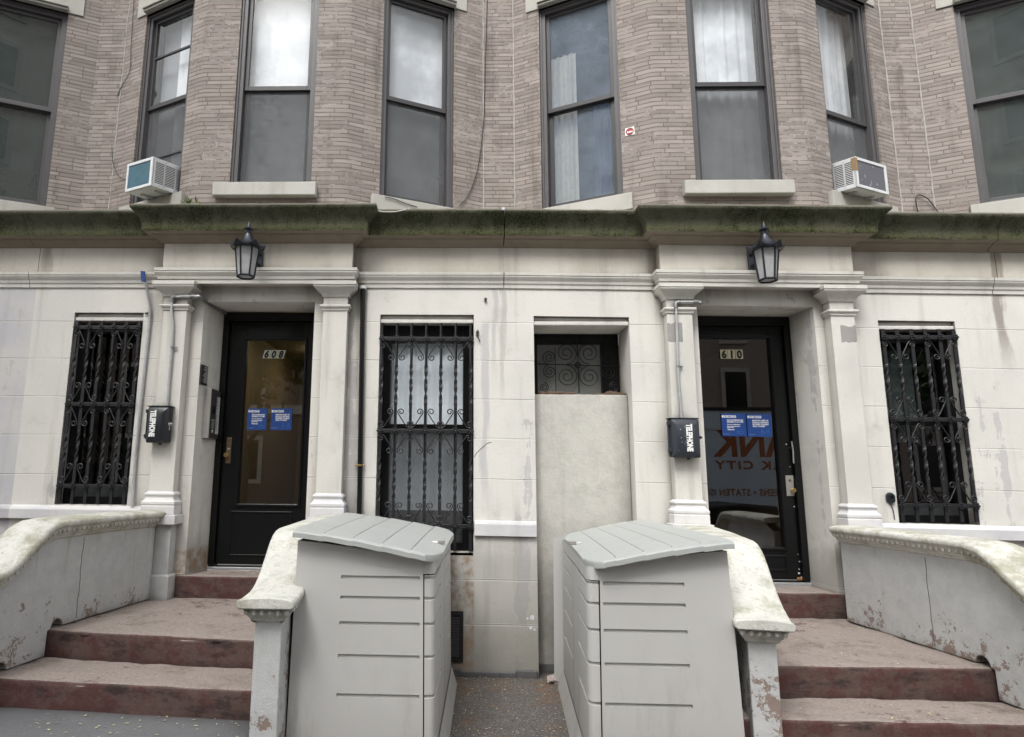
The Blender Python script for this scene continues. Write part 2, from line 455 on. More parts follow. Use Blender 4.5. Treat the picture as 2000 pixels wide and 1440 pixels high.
def m_step():
    g = G('worn_red_step')
    nz = g.xyz(g.n('ShaderNodeNewGeometry').outputs['Normal'])[2]
    n1 = g.noise(2.3, 7, .75); n2 = g.noise(13, 6, .75); fine = g.noise(70, 4, .7)
    st = g.noise(1.0, 6, .7, g.scale(g.pos, 4, 4, 14))
    m = g.math('ADD', g.math('MULTIPLY', n1, .6), g.math('MULTIPLY', n2, .4))
    top = g.step(nz, .5, .9)
    worn = g.math('MULTIPLY', g.step(g.math('ADD', m, g.math('MULTIPLY', top, .085)), .445, .535), g.math('MULTIPLY_ADD', top, .35, .65))
    red = g.mix(n2, (.080, .034, .031), (.105, .050, .045))
    wc = g.mix(top, (.120, .088, .076), (.315, .268, .240))
    wc = g.mix(g.math('MULTIPLY', g.step(fine, .45, .7), .45), wc, (.10, .075, .062))
    wc = g.mix(g.math('MULTIPLY', g.math('MULTIPLY', top, g.step(g.noise(3.1, 7, .78), .50, .68)), .55), wc, (.115, .095, .075))
    wc = g.mix(g.math('MULTIPLY', g.math('MULTIPLY', top, g.step(g.noise(24, 5, .8), .60, .68)), .5), wc, (.09, .07, .055))
    col = g.mix(worn, red, wc)
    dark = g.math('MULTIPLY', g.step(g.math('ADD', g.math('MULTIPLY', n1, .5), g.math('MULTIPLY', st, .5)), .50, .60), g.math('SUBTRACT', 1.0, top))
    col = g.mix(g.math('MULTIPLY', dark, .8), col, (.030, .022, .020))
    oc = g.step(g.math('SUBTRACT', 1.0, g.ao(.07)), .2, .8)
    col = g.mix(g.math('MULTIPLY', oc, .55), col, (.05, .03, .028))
    h = g.math('ADD', g.math('MULTIPLY', g.math('SUBTRACT', 1.0, worn), .4), g.math('ADD', g.math('MULTIPLY', fine, .35), n2))
    return g.pbr(col, .8, nrm=g.bump(h, .55, .014), spec=.3)
M_STEP = m_step()
def m_ground(name, c1, c2, speck, rust=0, rough=.85, sc_=90, sp=1.0):
    g = G(name)
    v = g.voro(sc_); n1 = g.noise(2.5, 6, .7); n2 = g.noise(30, 4, .7)
    col = g.mix(n1, c1, c2)
    col = g.mix(g.math('MULTIPLY', g.step(g.xyz(v['Color'])[0], .55, .95), .7 * sp), col, tuple(c * .35 for c in c1))
    col = g.mix(g.math('MULTIPLY', g.step(g.xyz(v['Color'])[1], .80, .98), .8 * sp), col, speck)
    if rust:
        r = g.math('MULTIPLY', g.step(g.noise(2.1, 5, .75), .52, .68), g.step(n2, .4, .6))
        col = g.mix(g.math('MULTIPLY', r, rust), col, (.22, .105, .035))
    oc = g.step(g.math('SUBTRACT', 1.0, g.ao(.22)), .12, .75)  # contact shade painted into the ground colour by ambient occlusion
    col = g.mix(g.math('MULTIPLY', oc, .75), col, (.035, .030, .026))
    h = g.math('ADD', g.math('MULTIPLY', v['Distance'], -.6), n2)
    return g.pbr(col, rough, nrm=g.bump(h, .6, .008), spec=.35)
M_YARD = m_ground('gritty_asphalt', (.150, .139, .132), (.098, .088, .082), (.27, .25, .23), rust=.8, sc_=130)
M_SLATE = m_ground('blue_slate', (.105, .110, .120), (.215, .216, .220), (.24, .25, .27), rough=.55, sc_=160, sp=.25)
M_WALK = m_ground('sidewalk_concrete', (.25, .24, .23), (.20, .195, .19), (.32, .31, .30))
M_ROAD = m_ground('asphalt', (.055, .055, .057), (.045, .045, .047), (.12, .12, .12))

def simple(name, col, rough=.5, metal=0, n=0, spec=.5, coat=0, bumpy=0, bsc=40, dirt_ao=0):
    g = G(name); c = col
    if n: c = g.mix(g.math('MULTIPLY', g.step(g.noise(bsc, 5, .7), .4, .72), n), col, tuple(x * .45 for x in col))
    if dirt_ao:
        oc = g.step(g.math('SUBTRACT', 1.0, g.ao(.05)), .15, .8)  # creases darkened by ambient occlusion
        c = g.mix(g.math('MULTIPLY', oc, dirt_ao), c, (.06, .055, .05))
    nr = g.bump(g.noise(bsc, 4), bumpy, .006) if bumpy else None
    return g.pbr(c, rough, metal, nr, spec, coat)
M_FRAME = simple('window_capping', (.088, .083, .086), .45, n=.25, bsc=6)
M_SASH = simple('dark_sash', (.045, .043, .045), .4)
M_BLACK = simple('black_gloss_paint', (.0045, .005, .0055), .30, n=.2, bsc=5, bumpy=.06, spec=.35)
M_IRON = simple('painted_iron', (.010, .010, .012), .48, n=.4, bsc=40, bumpy=.25)
M_LAMP = simple('lantern_metal', (.026, .030, .040), .34, n=.3, bsc=30, metal=.35)
M_BOX = simple('phone_box_plastic', (.016, .018, .023), .33, n=.3, bsc=60)
M_BOX2 = simple('faded_phone_box', (.026, .031, .042), .48, n=.35, bsc=80)
M_GALV = simple('galvanized_steel', (.50, .51, .52), .45, metal=.55, n=.3, bsc=25)
M_DGALV = simple('dull_steel', (.26, .26, .265), .5, metal=.6, n=.4, bsc=25)
M_STEEL = simple('brushed_steel', (.40, .385, .36), .42, metal=.45, n=.25, bsc=10)
M_DSTEEL = simple('dark_panel', (.085, .083, .086), .4, metal=.4)
M_BRASS = simple('brass', (.55, .40, .16), .28, metal=1, n=.35, bsc=30)
M_DBRASS = simple('dull_brass_plate', (.26, .19, .12), .4, metal=.9, n=.5, bsc=25)
M_WPLAST = simple('white_enamel', (.70, .72, .73), .4, n=.22, bsc=14, dirt_ao=.5)
M_WTXT = simple('white_lettering', (.80, .80, .78), .5)
M_BTXT = simple('black_lettering', (.012, .012, .012), .5)
M_PLATE = simple('number_card', (.62, .56, .40), .6)
M_PLATE2 = simple('number_card_pale', (.55, .57, .47), .6)
M_BLUE = simple('blue_poster', (.010, .050, .215), .45, n=.1, bsc=8)
M_LBLUE = simple('pale_blue_ink', (.05, .20, .48), .5)
M_BLUEC = simple('blue_plastic', (.010, .045, .20), .4)
M_PAPER = simple('paper_list', (.62, .62, .62), .7, n=.1, bsc=90)
M_RED = simple('red_print', (.36, .02, .03), .5)
M_ORANGE = simple('orange_lettering', (.30, .085, .022), .5)
M_TRUCK = simple('truck_panel', (.50, .58, .66), .5, n=.1, bsc=3)
M_CAR = simple('black_car_paint', (.012, .012, .014), .45, spec=.12)
M_RUBBER = simple('rubber', (.02, .02, .02), .8)
M_CORD = simple('dark_cable', (.035, .033, .032), .6)
M_WCORD = simple('white_cable', (.62, .61, .58), .6)
def m_shade():
    g = G('white_shade_haze')
    n1 = g.noise(1.7, 4, .6); n2 = g.noise(1, 5, .7, g.scale(g.pos, 26, 26, 3))
    c = g.mix(g.step(n1, .36, .66), (.47, .50, .53), (.80, .84, .87))  # cloudy tones paint a hazy reflection into the white shade
    c = g.mix(g.math('MULTIPLY', g.step(n2, .5, .75), .35), c, (.42, .44, .46))
    return g.pbr(c, .9, spec=.1)
M_CURT = m_shade()
M_BEIGE = simple('cream_curtain', (.70, .66, .57), .9, n=.25, bsc=9)
M_GCURT = simple('grey_shade', (.32, .34, .36), .9, n=.25, bsc=4)
M_DARKROOM = simple('dark_room', (.012, .012, .013), .9)
M_RUST = simple('debris', (.11, .07, .045), .9, n=.6, bsc=25, bumpy=.6)
M_LEAFY = simple('leaf_litter', (.60, .55, .32), .8, n=.6, bsc=30)
M_WEED = simple('weed_leaf', (.13, .21, .03), .7, n=.4, bsc=30)
M_ROCK = simple('pale_rock', (.40, .33, .31), .9, n=.4, bsc=40, bumpy=.6)
M_VENT = simple('vent_iron', (.016, .016, .017), .5)
M_FOIL = simple('worn_wood', (.30, .14, .045), .7, n=.5, bsc=40)

def m_bin():
    g = G('grey_resin')
    X, Y, Z = g.xyz()
    n1 = g.noise(2, 4, .6); fine = g.noise(260, 2, .5); st = g.noise(1, 5, .6, g.scale(g.pos, 8, 8, .8))
    col = g.mix(n1, (.530, .522, .505), (.480, .473, .458))
    col = g.mix(g.math('MULTIPLY', g.step(st, .55, .85), .25), col, (.30, .285, .26))
    col = g.mix(g.math('MULTIPLY', g.step(g.noise(17, 6, .85), .69, .73), .5), col, (.18, .17, .155))
    col = g.mix(g.math('MULTIPLY', g.math('MULTIPLY', g.step(g.noise(1, 6, .75, g.scale(g.pos, 5, 5, 1.3)), .50, .72), g.step(Z, .9, .2)), .35), col, (.25, .235, .21))
    col = g.mix(g.math('MULTIPLY', g.step(Z, .45, .05), .25), col, (.26, .25, .235))
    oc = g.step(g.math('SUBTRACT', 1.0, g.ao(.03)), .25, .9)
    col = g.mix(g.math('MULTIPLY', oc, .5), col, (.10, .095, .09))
    return g.pbr(col, .52, nrm=g.bump(fine, .10, .003), spec=.4)
M_BIN = m_bin()
def m_lid():
    g = G('grey_resin_lid')
    col = g.mix(g.noise(4, 5, .7), (.425, .440, .425), (.36, .375, .365))
    col = g.mix(g.math('MULTIPLY', g.step(g.noise(7, 6, .8), .56, .70), .40), col, (.27, .25, .19))
    col = g.mix(g.math('MULTIPLY', g.step(g.noise(60, 4, .8), .68, .72), .5), col, (.20, .15, .10))
    return g.pbr(col, .55, nrm=g.bump(g.noise(180, 2), .12, .003), spec=.4)
M_LID = m_lid()
M_RIB = simple('lid_seam', (.20, .205, .20), .7, n=.3, bsc=12)

def glass(name, refl=.14, tint=(.9, .93, .95), rough=.01, dust_haze=0.0, haze_col=(.62, .63, .63)):
    g = G(name)
    tr = g.n('ShaderNodeBsdfTransparent'); tr.inputs[0].default_value = tint + (1,)
    gl = g.n('ShaderNodeBsdfGlossy'); gl.inputs['Roughness'].default_value = rough
    nr = g.bump(g.noise(3, 1), .012, .01); g.l(nr, gl.inputs['Normal'])
    ge = g.n('ShaderNodeNewGeometry'); dt = g.n('ShaderNodeVectorMath'); dt.operation = 'DOT_PRODUCT'
    g.l(ge.outputs['True Normal'], dt.inputs[0]); g.l(ge.outputs['Incoming'], dt.inputs[1])
    gz = g.math('POWER', g.math('SUBTRACT', 1.0, g.math('ABSOLUTE', dt.outputs['Value'])), 5.0)
    fac = g.math('ADD', g.math('MULTIPLY', gz, 1 - refl), refl, clamp=True)
    mx = g.n('ShaderNodeMixShader'); g.l(fac, mx.inputs[0]); g.l(tr.outputs[0], mx.inputs[1]); g.l(gl.outputs[0], mx.inputs[2])
    o = mx.outputs[0]
    if dust_haze:
        df = g.n('ShaderNodeBsdfDiffuse'); df.inputs[0].default_value = haze_col + (1,)  # diffuse veil: dust on some panes, painted reflection haze on others
        m2 = g.n('ShaderNodeMixShader')
        f = g.math('MULTIPLY', g.math('ADD', g.noise(6, 5, .7), g.math('MULTIPLY', g.noise(90, 4, .7), .5)), dust_haze)
        g.l(f, m2.inputs[0]); g.l(o, m2.inputs[1]); g.l(df.outputs[0], m2.inputs[2]); o = m2.outputs[0]
    g.l(o, g.out.inputs[0]); return g.m
M_GLASS = glass('window_glass', .10, tint=(.99, .995, 1), dust_haze=.05)
M_RGLASS = glass('mirroring_glass', .20, dust_haze=.42, haze_col=(.40, .47, .57))  # bluish veil painted in for the pane's reflection tone
M_HGLASS = glass('reflection_veil_glass', .30, tint=(.9, .95, .93), dust_haze=.20, haze_col=(.36, .43, .42))  # greenish veil painted in as reflection tone
M_GLASSF = glass('frosted_glass', .09, tint=(.98, .99, 1), rough=.10, dust_haze=.22)
M_DGLASS = glass('door_glass', .20, tint=(.72, .75, .78))
M_LGLASS = glass('lantern_glass', .06, tint=(.55, .55, .54), rough=.3, dust_haze=.8)
def screen_mat(name='insect_screen', k=.68):
    g = G(name)
    tr = g.n('ShaderNodeBsdfTransparent')
    df = g.n('ShaderNodeBsdfDiffuse'); 
    col = g.mix(g.noise(2.2, 3), (.075, .078, .083), (.20, .205, .212)); g.l(col, df.inputs[0])
    mx = g.n('ShaderNodeMixShader'); mx.inputs[0].default_value = k
    g.l(tr.outputs[0], mx.inputs[1]); g.l(df.outputs[0], mx.inputs[2]); g.l(mx.outputs[0], g.out.inputs[0]); return g.m
M_SCREEN = screen_mat(); M_SCREEN2 = screen_mat('thin_screen', .50)
def emit(name, col, s):
    g = G(name); e = g.n('ShaderNodeEmission'); e.inputs[0].default_value = tuple(col) + (1,); e.inputs[1].default_value = s
    g.l(e.outputs[0], g.out.inputs[0]); return g.m
M_LAMPON = emit('lit_ceiling_lamp', (1, .85, .6), 20)
M_OCHRE = simple('ochre_hall_paint', (.30, .235, .135), .7, n=.2, bsc=2)
M_HALLFLOOR = simple('hall_floor', (.10, .08, .06), .5)
def m_fins(name, col, gap, period, axis=2):
    g = G(name)
    c = g.xyz()[axis]
    t = g.math('FRACT', g.math('DIVIDE', c, period))
    ln = g.step(g.math('ABSOLUTE', g.math('SUBTRACT', t, .5)), .18, .30)
    chip = g.step(g.noise(28, 3, .8), .655, .675)
    cc = g.mix(ln, col, gap)
    cc = g.mix(chip, cc, (.75, .77, .78))
    return g.pbr(cc, .6, nrm=g.bump(ln, .4, .004))
M_COIL = m_fins('condenser_fins_grey', (.15, .15, .17), (.10, .10, .12), .012)
M_COILB = simple('condenser_fins_blue', (.050, .135, .180), .6, n=.3, bsc=12)
M_LOUVRE = simple('louvre_dark', (.012, .012, .013), .8)
M_BARK = simple('bark', (.10, .08, .06), .9, n=.5, bsc=15, bumpy=.5)
M_LEAF = simple('tree_leaf', (.045, .080, .018), .6, n=.5, bsc=3)
M_OPP = m_brick('opposite_brick', (.26, .19, .155), (.18, .13, .105), eff=.1)
M_OPP2 = m_brick('opposite_pale_brick', (.42, .34, .29), (.33, .25, .21), eff=.1)
M_OPPW = simple('opposite_limestone', (.62, .59, .53), .85, n=.3, bsc=6)

# ------------------------------------------------------------------ ground (setting)
def sheet(name, poly, z, m, th=.0):
    mb = MB()
    if th: mb.prism([(x, y, z - th) for x, y in poly], (0, 0, th))
    else: mb.add([(x, y, z) for x, y in poly], [tuple(range(len(poly)))])
    return build(mb, name, m, kind='structure')
sheet('ground', [(-250, -250), (250, -250), (250, 12), (-250, 12)], -.06, M_WALK)
sheet('road', [(-120, -16.2), (120, -16.2), (120, -6.1), (-120, -6.1)], .10, M_ROAD, .15)
sheet('sidewalk', [(-120, -6.1), (120, -6.1), (120, -2.3), (-120, -2.3)], .27, M_WALK, .3)
sheet('far_sidewalk', [(-120, -20), (120, -20), (120, -16.2), (-120, -16.2)], .24, M_WALK, .3)
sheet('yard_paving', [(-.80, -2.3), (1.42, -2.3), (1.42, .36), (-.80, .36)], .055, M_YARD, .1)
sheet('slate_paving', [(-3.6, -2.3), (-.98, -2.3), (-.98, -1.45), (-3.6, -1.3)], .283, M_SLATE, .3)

# ------------------------------------------------------------------ ground-floor wall
def wall_mesh(x0, x1, z0, z1, holes, Y=0.0):
    mb = MB()
    xs = sorted({x0, x1} | {h[0] for h in holes} | {h[1] for h in holes})
    zs = sorted({z0, z1} | {h[2] for h in holes} | {h[3] for h in holes})
    P = lambda x, z, y=Y: (x, y, z + SG(x))
    for i in range(len(xs) - 1):
        for k in range(len(zs) - 1):
            cx, cz = (xs[i] + xs[i + 1]) / 2, (zs[k] + zs[k + 1]) / 2
            if any(h[0] < cx < h[1] and h[2] < cz < h[3] for h in holes): continue
            mb.quad(P(xs[i], zs[k]), P(xs[i + 1], zs[k]), P(xs[i + 1], zs[k + 1]), P(xs[i], zs[k + 1]))
    for h in holes:
        a, b, c, d, dep = h[:5]
        sl = h[5] if len(h) > 5 else 0.0
        sr_ = h[6] if len(h) > 6 else 0.0
        D = Y + dep
        mb.quad(P(a, c), P(a, d), P(a + sl, d, D), P(a + sl, c, D))
        mb.quad(P(b, d), P(b, c), P(b - sr_, c, D), P(b - sr_, d, D))
        mb.quad(P(a, d), P(b, d), P(b - sr_, d, D), P(a + sl, d, D))
        if c > z0 + .01: mb.quad(P(b, c), P(a, c), P(a + sl, c, D), P(b - sr_, c, D))
    return mb

def T(mb):
    for v in mb.v: v.z += SG(v.x)
    return mb

house_l = thing('townhouse', (-1.6, .3, 0), 'townhouse left of centre, amber lit hall behind black door 608, tall curtained window', 'townhouse')
house_r = thing('townhouse', (2.3, .3, 0), 'townhouse right of centre, bricked up recess and black door 610 mirroring a truck', 'townhouse')
house_nl = thing('townhouse', (-4.6, .3, 0), 'greyer stone and brick neighbour at the left edge beside house 608', 'townhouse')
house_nr = thing('townhouse', (5.2, .3, 0), 'stone and brick neighbour at the right edge beside house 610', 'townhouse')

W_L = (-3.172, -2.590, 1.262, 2.82); W_C = (-.628, .133, .943, 2.81); W_R = (3.337, 3.930, 1.238, 2.808)
D_L = (-2.088, -1.170, .0, 2.915, .33, .045, .045); D_R = (1.925, 2.843, .0, 2.912, .33, .025, .025)
REC = (.616, 1.380, .0, 2.805, .36)
PARTY = .376
build(wall_mesh(-3.52, PARTY, 0, 3.40, [W_L + (.16,), D_L, W_C + (.15,)]), 'wall', M_WALL, house_l, fix=False)
build(wall_mesh(PARTY, 4.30, 0, 3.40, [REC, D_R, W_R + (.16,)]), 'wall', M_WALL, house_r, fix=False)
build(wall_mesh(-6.5, -3.52, 0, 3.40, []), 'wall', M_WALL_L, house_nl, fix=False)
build(wall_mesh(4.30, 7.5, 0, 3.40, []), 'wall', M_WALL, house_nr, fix=False)

# water-table bands, base strip
BAND = [(0, 1.066), (.028, 1.07), (.030, 1.155), (.022, 1.176), (0, 1.183)]
BANDL = [(0, 1.150), (.045, 1.155), (.048, 1.225), (.038, 1.243), (0, 1.256)]
build(MB().sweep(BAND, [(.139, 0), (.612, 0)]), 'water_table', M_WHITE, house_l)
build(MB().sweep(BAND, [(-.80, 0), (-.634, 0)]), 'water_table', M_WHITE, house_l)
build(MB().sweep(BANDL, [(-3.50, 0), (-2.36, 0)]), 'water_table', M_WHITE, house_l)
build(MB().sweep(BANDL, [(-6.5, 0), (-3.50, 0)]), 'water_table', M_WALL_L, house_nl)
build(MB().sweep(BAND, [(1.386, 0), (1.66, 0)]), 'water_table', M_WHITE, house_r)
BANDR = [(0, 1.13), (.045, 1.135), (.048, 1.205), (.038, 1.222), (0, 1.235)]
build(MB().sweep(BANDR, [(3.10, 0), (4.30, 0)]), 'water_table', M_WHITE, house_r)
build(MB().sweep(BANDR, [(4.30, 0), (7.5, 0)]), 'water_table', M_WHITE, house_nr)
def base_strip(x0, x1, y, h, par):
    mb = MB(); x = x0
    while x < x1 - .01:
        e = min(x1, x + random.uniform(.11, .2))
        mb.box(x + .001, e - .001, y - .02 - random.random() * .008, y + .03, .03, h + random.uniform(-.012, .008)); x = e
    return build(mb, 'base_course', M_SLATE, par, bevel=.004)
base_strip(-.80, .612, 0, .10, house_l)
base_strip(.622, 1.376, .15, .125, house_r)

STRING = [(0, 3.030), (.012, 3.032), (.014, 3.062), (.022, 3.068), (.026, 3.088), (.040, 3.108), (.046, 3.118), (.046, 3.124), (.040, 3.126), (.040, 3.130), (.046, 3.132), (.048, 3.156), (0, 3.164)]
BED = [(0, 3.375), (.018, 3.380), (.030, 3.398), (.058, 3.414), (.074, 3.420), (.080, 3.430), (.100, 3.432), (.128, 3.438)]
CYMA = [(.132, 3.440), (.136, 3.452), (.134, 3.475), (.138, 3.505), (.150, 3.535), (.170, 3.562), (.190, 3.582), (.205, 3.596), (.210, 3.604), (.212, 3.628), (.200, 3.634), (-.04, 3.650)]
def porch_path(x0, a, b, x1, y=-.115): return [(x0, 0), (a, 0), (a, y), (b, y), (b, 0), (x1, 0)]
PL_A, PL_B = -2.410, -.852; PR_A, PR_B = 1.612, 3.115
for par, x0, x1, a, b in ((house_l, -3.57, PARTY - .004, PL_A, PL_B), (house_r, PARTY + .004, 4.24, PR_A, PR_B)):
    pp = porch_path(x0, a, b, x1)
    build(MB().sweep(STRING, pp), 'string_course', M_TRIM, par)
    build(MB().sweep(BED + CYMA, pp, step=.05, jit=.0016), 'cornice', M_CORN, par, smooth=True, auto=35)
    mo = MB()
    for i in range(900):
        x = random.uniform(x0, x1); inn = a - .10 < x < b + .10
        yb = -.115 if inn else 0.0
        k_ = random.choice([0, 0, 0, 1, 2])
        if k_ == 0: o_, z_ = random.uniform(.128, .138), random.uniform(3.438, 3.462)
        elif k_ == 1: o_, z_ = .208, random.uniform(3.600, 3.632)
        else:
            f_ = random.random(); o_, z_ = .138 + .06 * f_ ** 1.6, 3.47 + .12 * f_
        r_ = random.uniform(.0018, .0052) * (1.0 if k_ == 0 else .7)
        mo.ball((x, yb - o_, z_ + SG(x)), r_ * 1.5, r_, r_, 5, 3)
    build(mo, 'moss', M_MOSS, par, kind='stuff')
    build(T(MB().box(a, b, -.115, .0, 3.042, 3.42)), 'porch_frieze', M_FRIEZE, par, bevel=.003)
    build(T(MB().box(x0, x1, -.02, .72, 3.60, 3.645)), 'cornice_top', M_CORN, par)
for par, x0, x1 in ((house_nl, -6.5, -3.575), (house_nr, 4.246, 7.5)):
    build(MB().sweep(STRING, [(x0, 0), (x1, 0)]), 'string_course', M_TRIM, par)
    build(MB().sweep(BED + CYMA, [(x0, 0), (x1, 0)]), 'cornice', M_CORN, par, smooth=True, auto=35)
    build(T(MB().box(x0, x1, -.02, .72, 3.60, 3.645)), 'cornice_top', M_CORN, par)
# frieze slabs, butted between string course and bed mould, darker than the wall below
for par, x0, x1 in ((house_nl, -6.5, -3.525), (house_l, -3.52, PL_A - .002), (house_l, PL_B + .002, PARTY), (house_r, PARTY + .001, PR_A - .002), (house_r, PR_B + .002, 4.30), (house_nr, 4.305, 7.5)):
    build(MB().sweep([(0, 3.16), (.006, 3.162), (.006, 3.385), (0, 3.39)], [(x0, 0), (x1, 0)]), 'frieze', M_FRIEZE, par)

# ------------------------------------------------------------------ pilasters
CAPP = [(0, 2.925), (.010, 2.928), (.016, 2.948), (.030, 2.966), (.052, 2.982), (.068, 2.995), (.072, 3.003), (.072, 3.006), (.067, 3.008), (.067, 3.012), (.074, 3.014), (.074, 3.043), (0, 3.046)]
NECK = [(0, 2.814), (.008, 2.816), (.010, 2.832), (.022, 2.842), (.025, 2.850), (.022, 2.860), (0, 2.866)]
BASE = [(0, 1.20), (.032, 1.202), (.032, 1.262), (.028, 1.268), (.033, 1.280), (.033, 1.296), (.022, 1.306), (.012, 1.322), (.010, 1.336), (.016, 1.342), (.020, 1.352), (.016, 1.362), (.004, 1.368), (0, 1.376)]
def pilaster(par, x0, x1, zl, mat=M_TRIM):
    d = -.1
    pth = [(x0, 0), (x0, d), (x1, d), (x1, 0)]
    sh = build(T(MB().box(x0, x1, d, .0, 1.2, 3.04)), 'pilaster', M_TRIM, par, bevel=.004)
    build(MB().sweep(CAPP, pth), 'capital', M_TRIM, sh)
    build(MB().sweep(NECK, pth), 'necking', M_TRIM, sh)
    build(MB().sweep(BASE, pth), 'base', M_WHITE, sh)
    build(T(MB().box(x0 - .012, x1 + .012, d - .012, .0, zl - .3, 1.13)), 'pedestal', M_STOOP, sh, bevel=.005)
    pb = [(x0 - .03, 0), (x0 - .03, d - .03), (x1 + .03, d - .03), (x1 + .03, 0)]
    build(MB().sweep([(0, 1.128), (.022, 1.130), (.022, 1.196), (0, 1.2), (-.1, 1.2)], pb), 'pedestal_cap', M_WHITE, sh)
    build(MB().sweep([(-.02, zl - .2), (.0, zl - .2), (.0, zl + .17), (-.012, zl + .185), (-.03, zl + .185)], pb), 'pedestal_foot', M_STOOP, sh)
pilaster(house_l, -2.382, -2.187, .575); pilaster(house_l, -1.078, -.882, .575)
pilaster(house_r, 1.651, 1.849, .52); pilaster(house_r, 2.915, 3.098, .53)

M_TRACE = stone('bare_sign_trace', (.34, .325, .31), (.25, .24, .23), patch=True, ao=.05)
def trace(px0, px1, py0, py1, par, Y=-.1008):
    a, b = at(px0, py1, Y), at(px1, py0, Y); n = 9
    mb = MB(); top = []; bot = []
    for i in range(n + 1):
        x = a.x + (b.x - a.x) * i / n
        bot.append((x, Y, a.z + random.uniform(-.006, .006))); top.append((x, Y, b.z + random.uniform(-.012, .004)))
    mb.add(bot + top, [(i, i + 1, n + 2 + i, n + 1 + i) for i in range(n)])
    return build(mb, 'sign_trace', M_TRACE, par, fix=False)
PIL = [o for o in house_r.children if o.name.startswith('pilaster')]
trace(1644, 1671, 636, 668, PIL[1]); trace(1304, 1332, 631, 667, PIL[0])

# ------------------------------------------------------------------ brick upper storeys
ZB0, ZB1 = 3.60, 7.2
class Path:
    def __init__(s, pts, round_at=()):
        p = [Vector(q) for q in pts]; q = [p[0]]
        s.seg = [(p[i], p[i + 1]) for i in range(len(p) - 1)]
        for i in range(1, len(p) - 1):
            if i in round_at:
                a = p[i] + (p[i - 1] - p[i]).normalized() * .045; c = p[i] + (p[i + 1] - p[i]).normalized() * .045
                for k in range(7):
                    t = k / 6; q.append(a * (1 - t) ** 2 + p[i] * 2 * t * (1 - t) + c * t * t)
            else: q.append(p[i])
        q.append(p[-1]); s.p = q
        s.s = [0.0]
        for i in range(len(q) - 1): s.s.append(s.s[-1] + (q[i + 1] - q[i]).length)
    def find(s, P):      # arc-length of a point lying on the path
        for i in range(len(s.p) - 1):
            a, b = s.p[i], s.p[i + 1]; d = b - a
            t = (P - a).dot(d) / d.length_squared
            if -1e-4 <= t <= 1.0001 and (a + d * t - P).length < 1e-3: return s.s[i] + d.length * t
        raise ValueError('off path')
    def ev(s, x):
        for i in range(len(s.p) - 1):
            if x <= s.s[i + 1] + 1e-4 or i == len(s.p) - 2:
                t = (x - s.s[i]) / (s.s[i + 1] - s.s[i]); d = (s.p[i + 1] - s.p[i]).normalized()
                return s.p[i].lerp(s.p[i + 1], t), Vector((d.y, -d.x))
def brick_wall(path, holes, dep=.085):
    mb = MB(); mb.uv = []
    hs = [(path.find(h['a']), path.find(h['b']), h['z0'], h['z1']) for h in holes]
    xs = sorted(set([round(x, 5) for x in path.s]) | {round(h[0], 5) for h in hs} | {round(h[1], 5) for h in hs})
    xs2 = []
    for i in range(len(xs) - 1):
        n = max(1, int((xs[i + 1] - xs[i]) / .25))
        xs2 += [xs[i] + (xs[i + 1] - xs[i]) * k / n for k in range(n)]
    xs = xs2 + [xs[-1]]
    zs = sorted({ZB0, ZB1} | {h[2] for h in hs} | {h[3] for h in hs})
    def P(x, z, d=0):
        p, n = path.ev(x); q = p - n * d
        return Vector((q.x, q.y, z))
    def quad(a, b, c, d, uvs):
        mb.quad(a, b, c, d); mb.uv += uvs
    for i in range(len(xs) - 1):
        for k in range(len(zs) - 1):
            cx, cz = (xs[i] + xs[i + 1]) / 2, (zs[k] + zs[k + 1]) / 2
            if any(h[0] - 1e-4 < cx < h[1] + 1e-4 and h[2] < cz < h[3] for h in hs): continue
            quad(P(xs[i], zs[k]), P(xs[i + 1], zs[k]), P(xs[i + 1], zs[k + 1]), P(xs[i], zs[k + 1]),
                 [(xs[i], zs[k]), (xs[i + 1], zs[k]), (xs[i + 1], zs[k + 1]), (xs[i], zs[k + 1])])
    for a, b, c, d in hs:
        e = 1e-4
        quad(P(a + e, c), P(a + e, d), P(a + e, d, dep), P(a + e, c, dep), [(a, c), (a, d), (a - dep, d), (a - dep, c)])
        quad(P(b - e, d), P(b - e, c), P(b - e, c, dep), P(b - e, d, dep), [(b, d), (b, c), (b + dep, c), (b + dep, d)])
        quad(P(a + e, d), P(b - e, d), P(b - e, d, dep), P(a + e, d, dep), [(a, d), (b, d), (b, d + dep), (a, d + dep)])
    return mb
def on(seg, d):
    a, b = seg; return a + (b - a).normalized() * d
path_l = Path([(-3.34, .40), (-3.205, .40), (-2.232, -.05), (-.957, -.05), (.233, .49), (PARTY, .49)], (2, 3))
path_r = Path([(PARTY, .49), (.521, .49), (1.647, -.05), (2.923, -.05), (3.924, .42), (4.07, .42)], (2, 3))
path_nl = Path([(-6.6, -.05), (-4.45, -.05), (-3.471, .40), (-3.34, .40)], (1,))
path_nr = Path([(4.07, .42), (4.21, .42), (5.20, -.05), (7.4, -.05)], (2,))
ZS, ZS2, ZH, ZM = 3.868, 3.915, 5.79, 4.845
OPEN = []
def opening(house, path, seg, s0, s1, z0=ZS, z1=ZH, **kw):
    sg = path.seg[seg]
    h = dict(a=on(sg, s0), b=on(sg, s1), z0=z0, z1=z1, house=house, seg=sg, s0=s0, s1=s1); h.update(kw); OPEN.append(h); return h
W1 = opening(house_nl, path_nl, 1, .11, .802, z1=5.83, style='dark', sash2=True)
W2 = opening(house_l, path_l, 1, .272, .902, z1=5.80, style='bright_half', ac=True)
W3 = opening(house_l, path_l, 2, .302, .997, z0=ZS2, z1=5.86, style='frost')
W4 = opening(house_l, path_l, 3, .310, 1.005, z1=5.89, style='frost2')
W5 = opening(house_r, path_r, 1, .255, .969, z1=5.88, style='curtain')
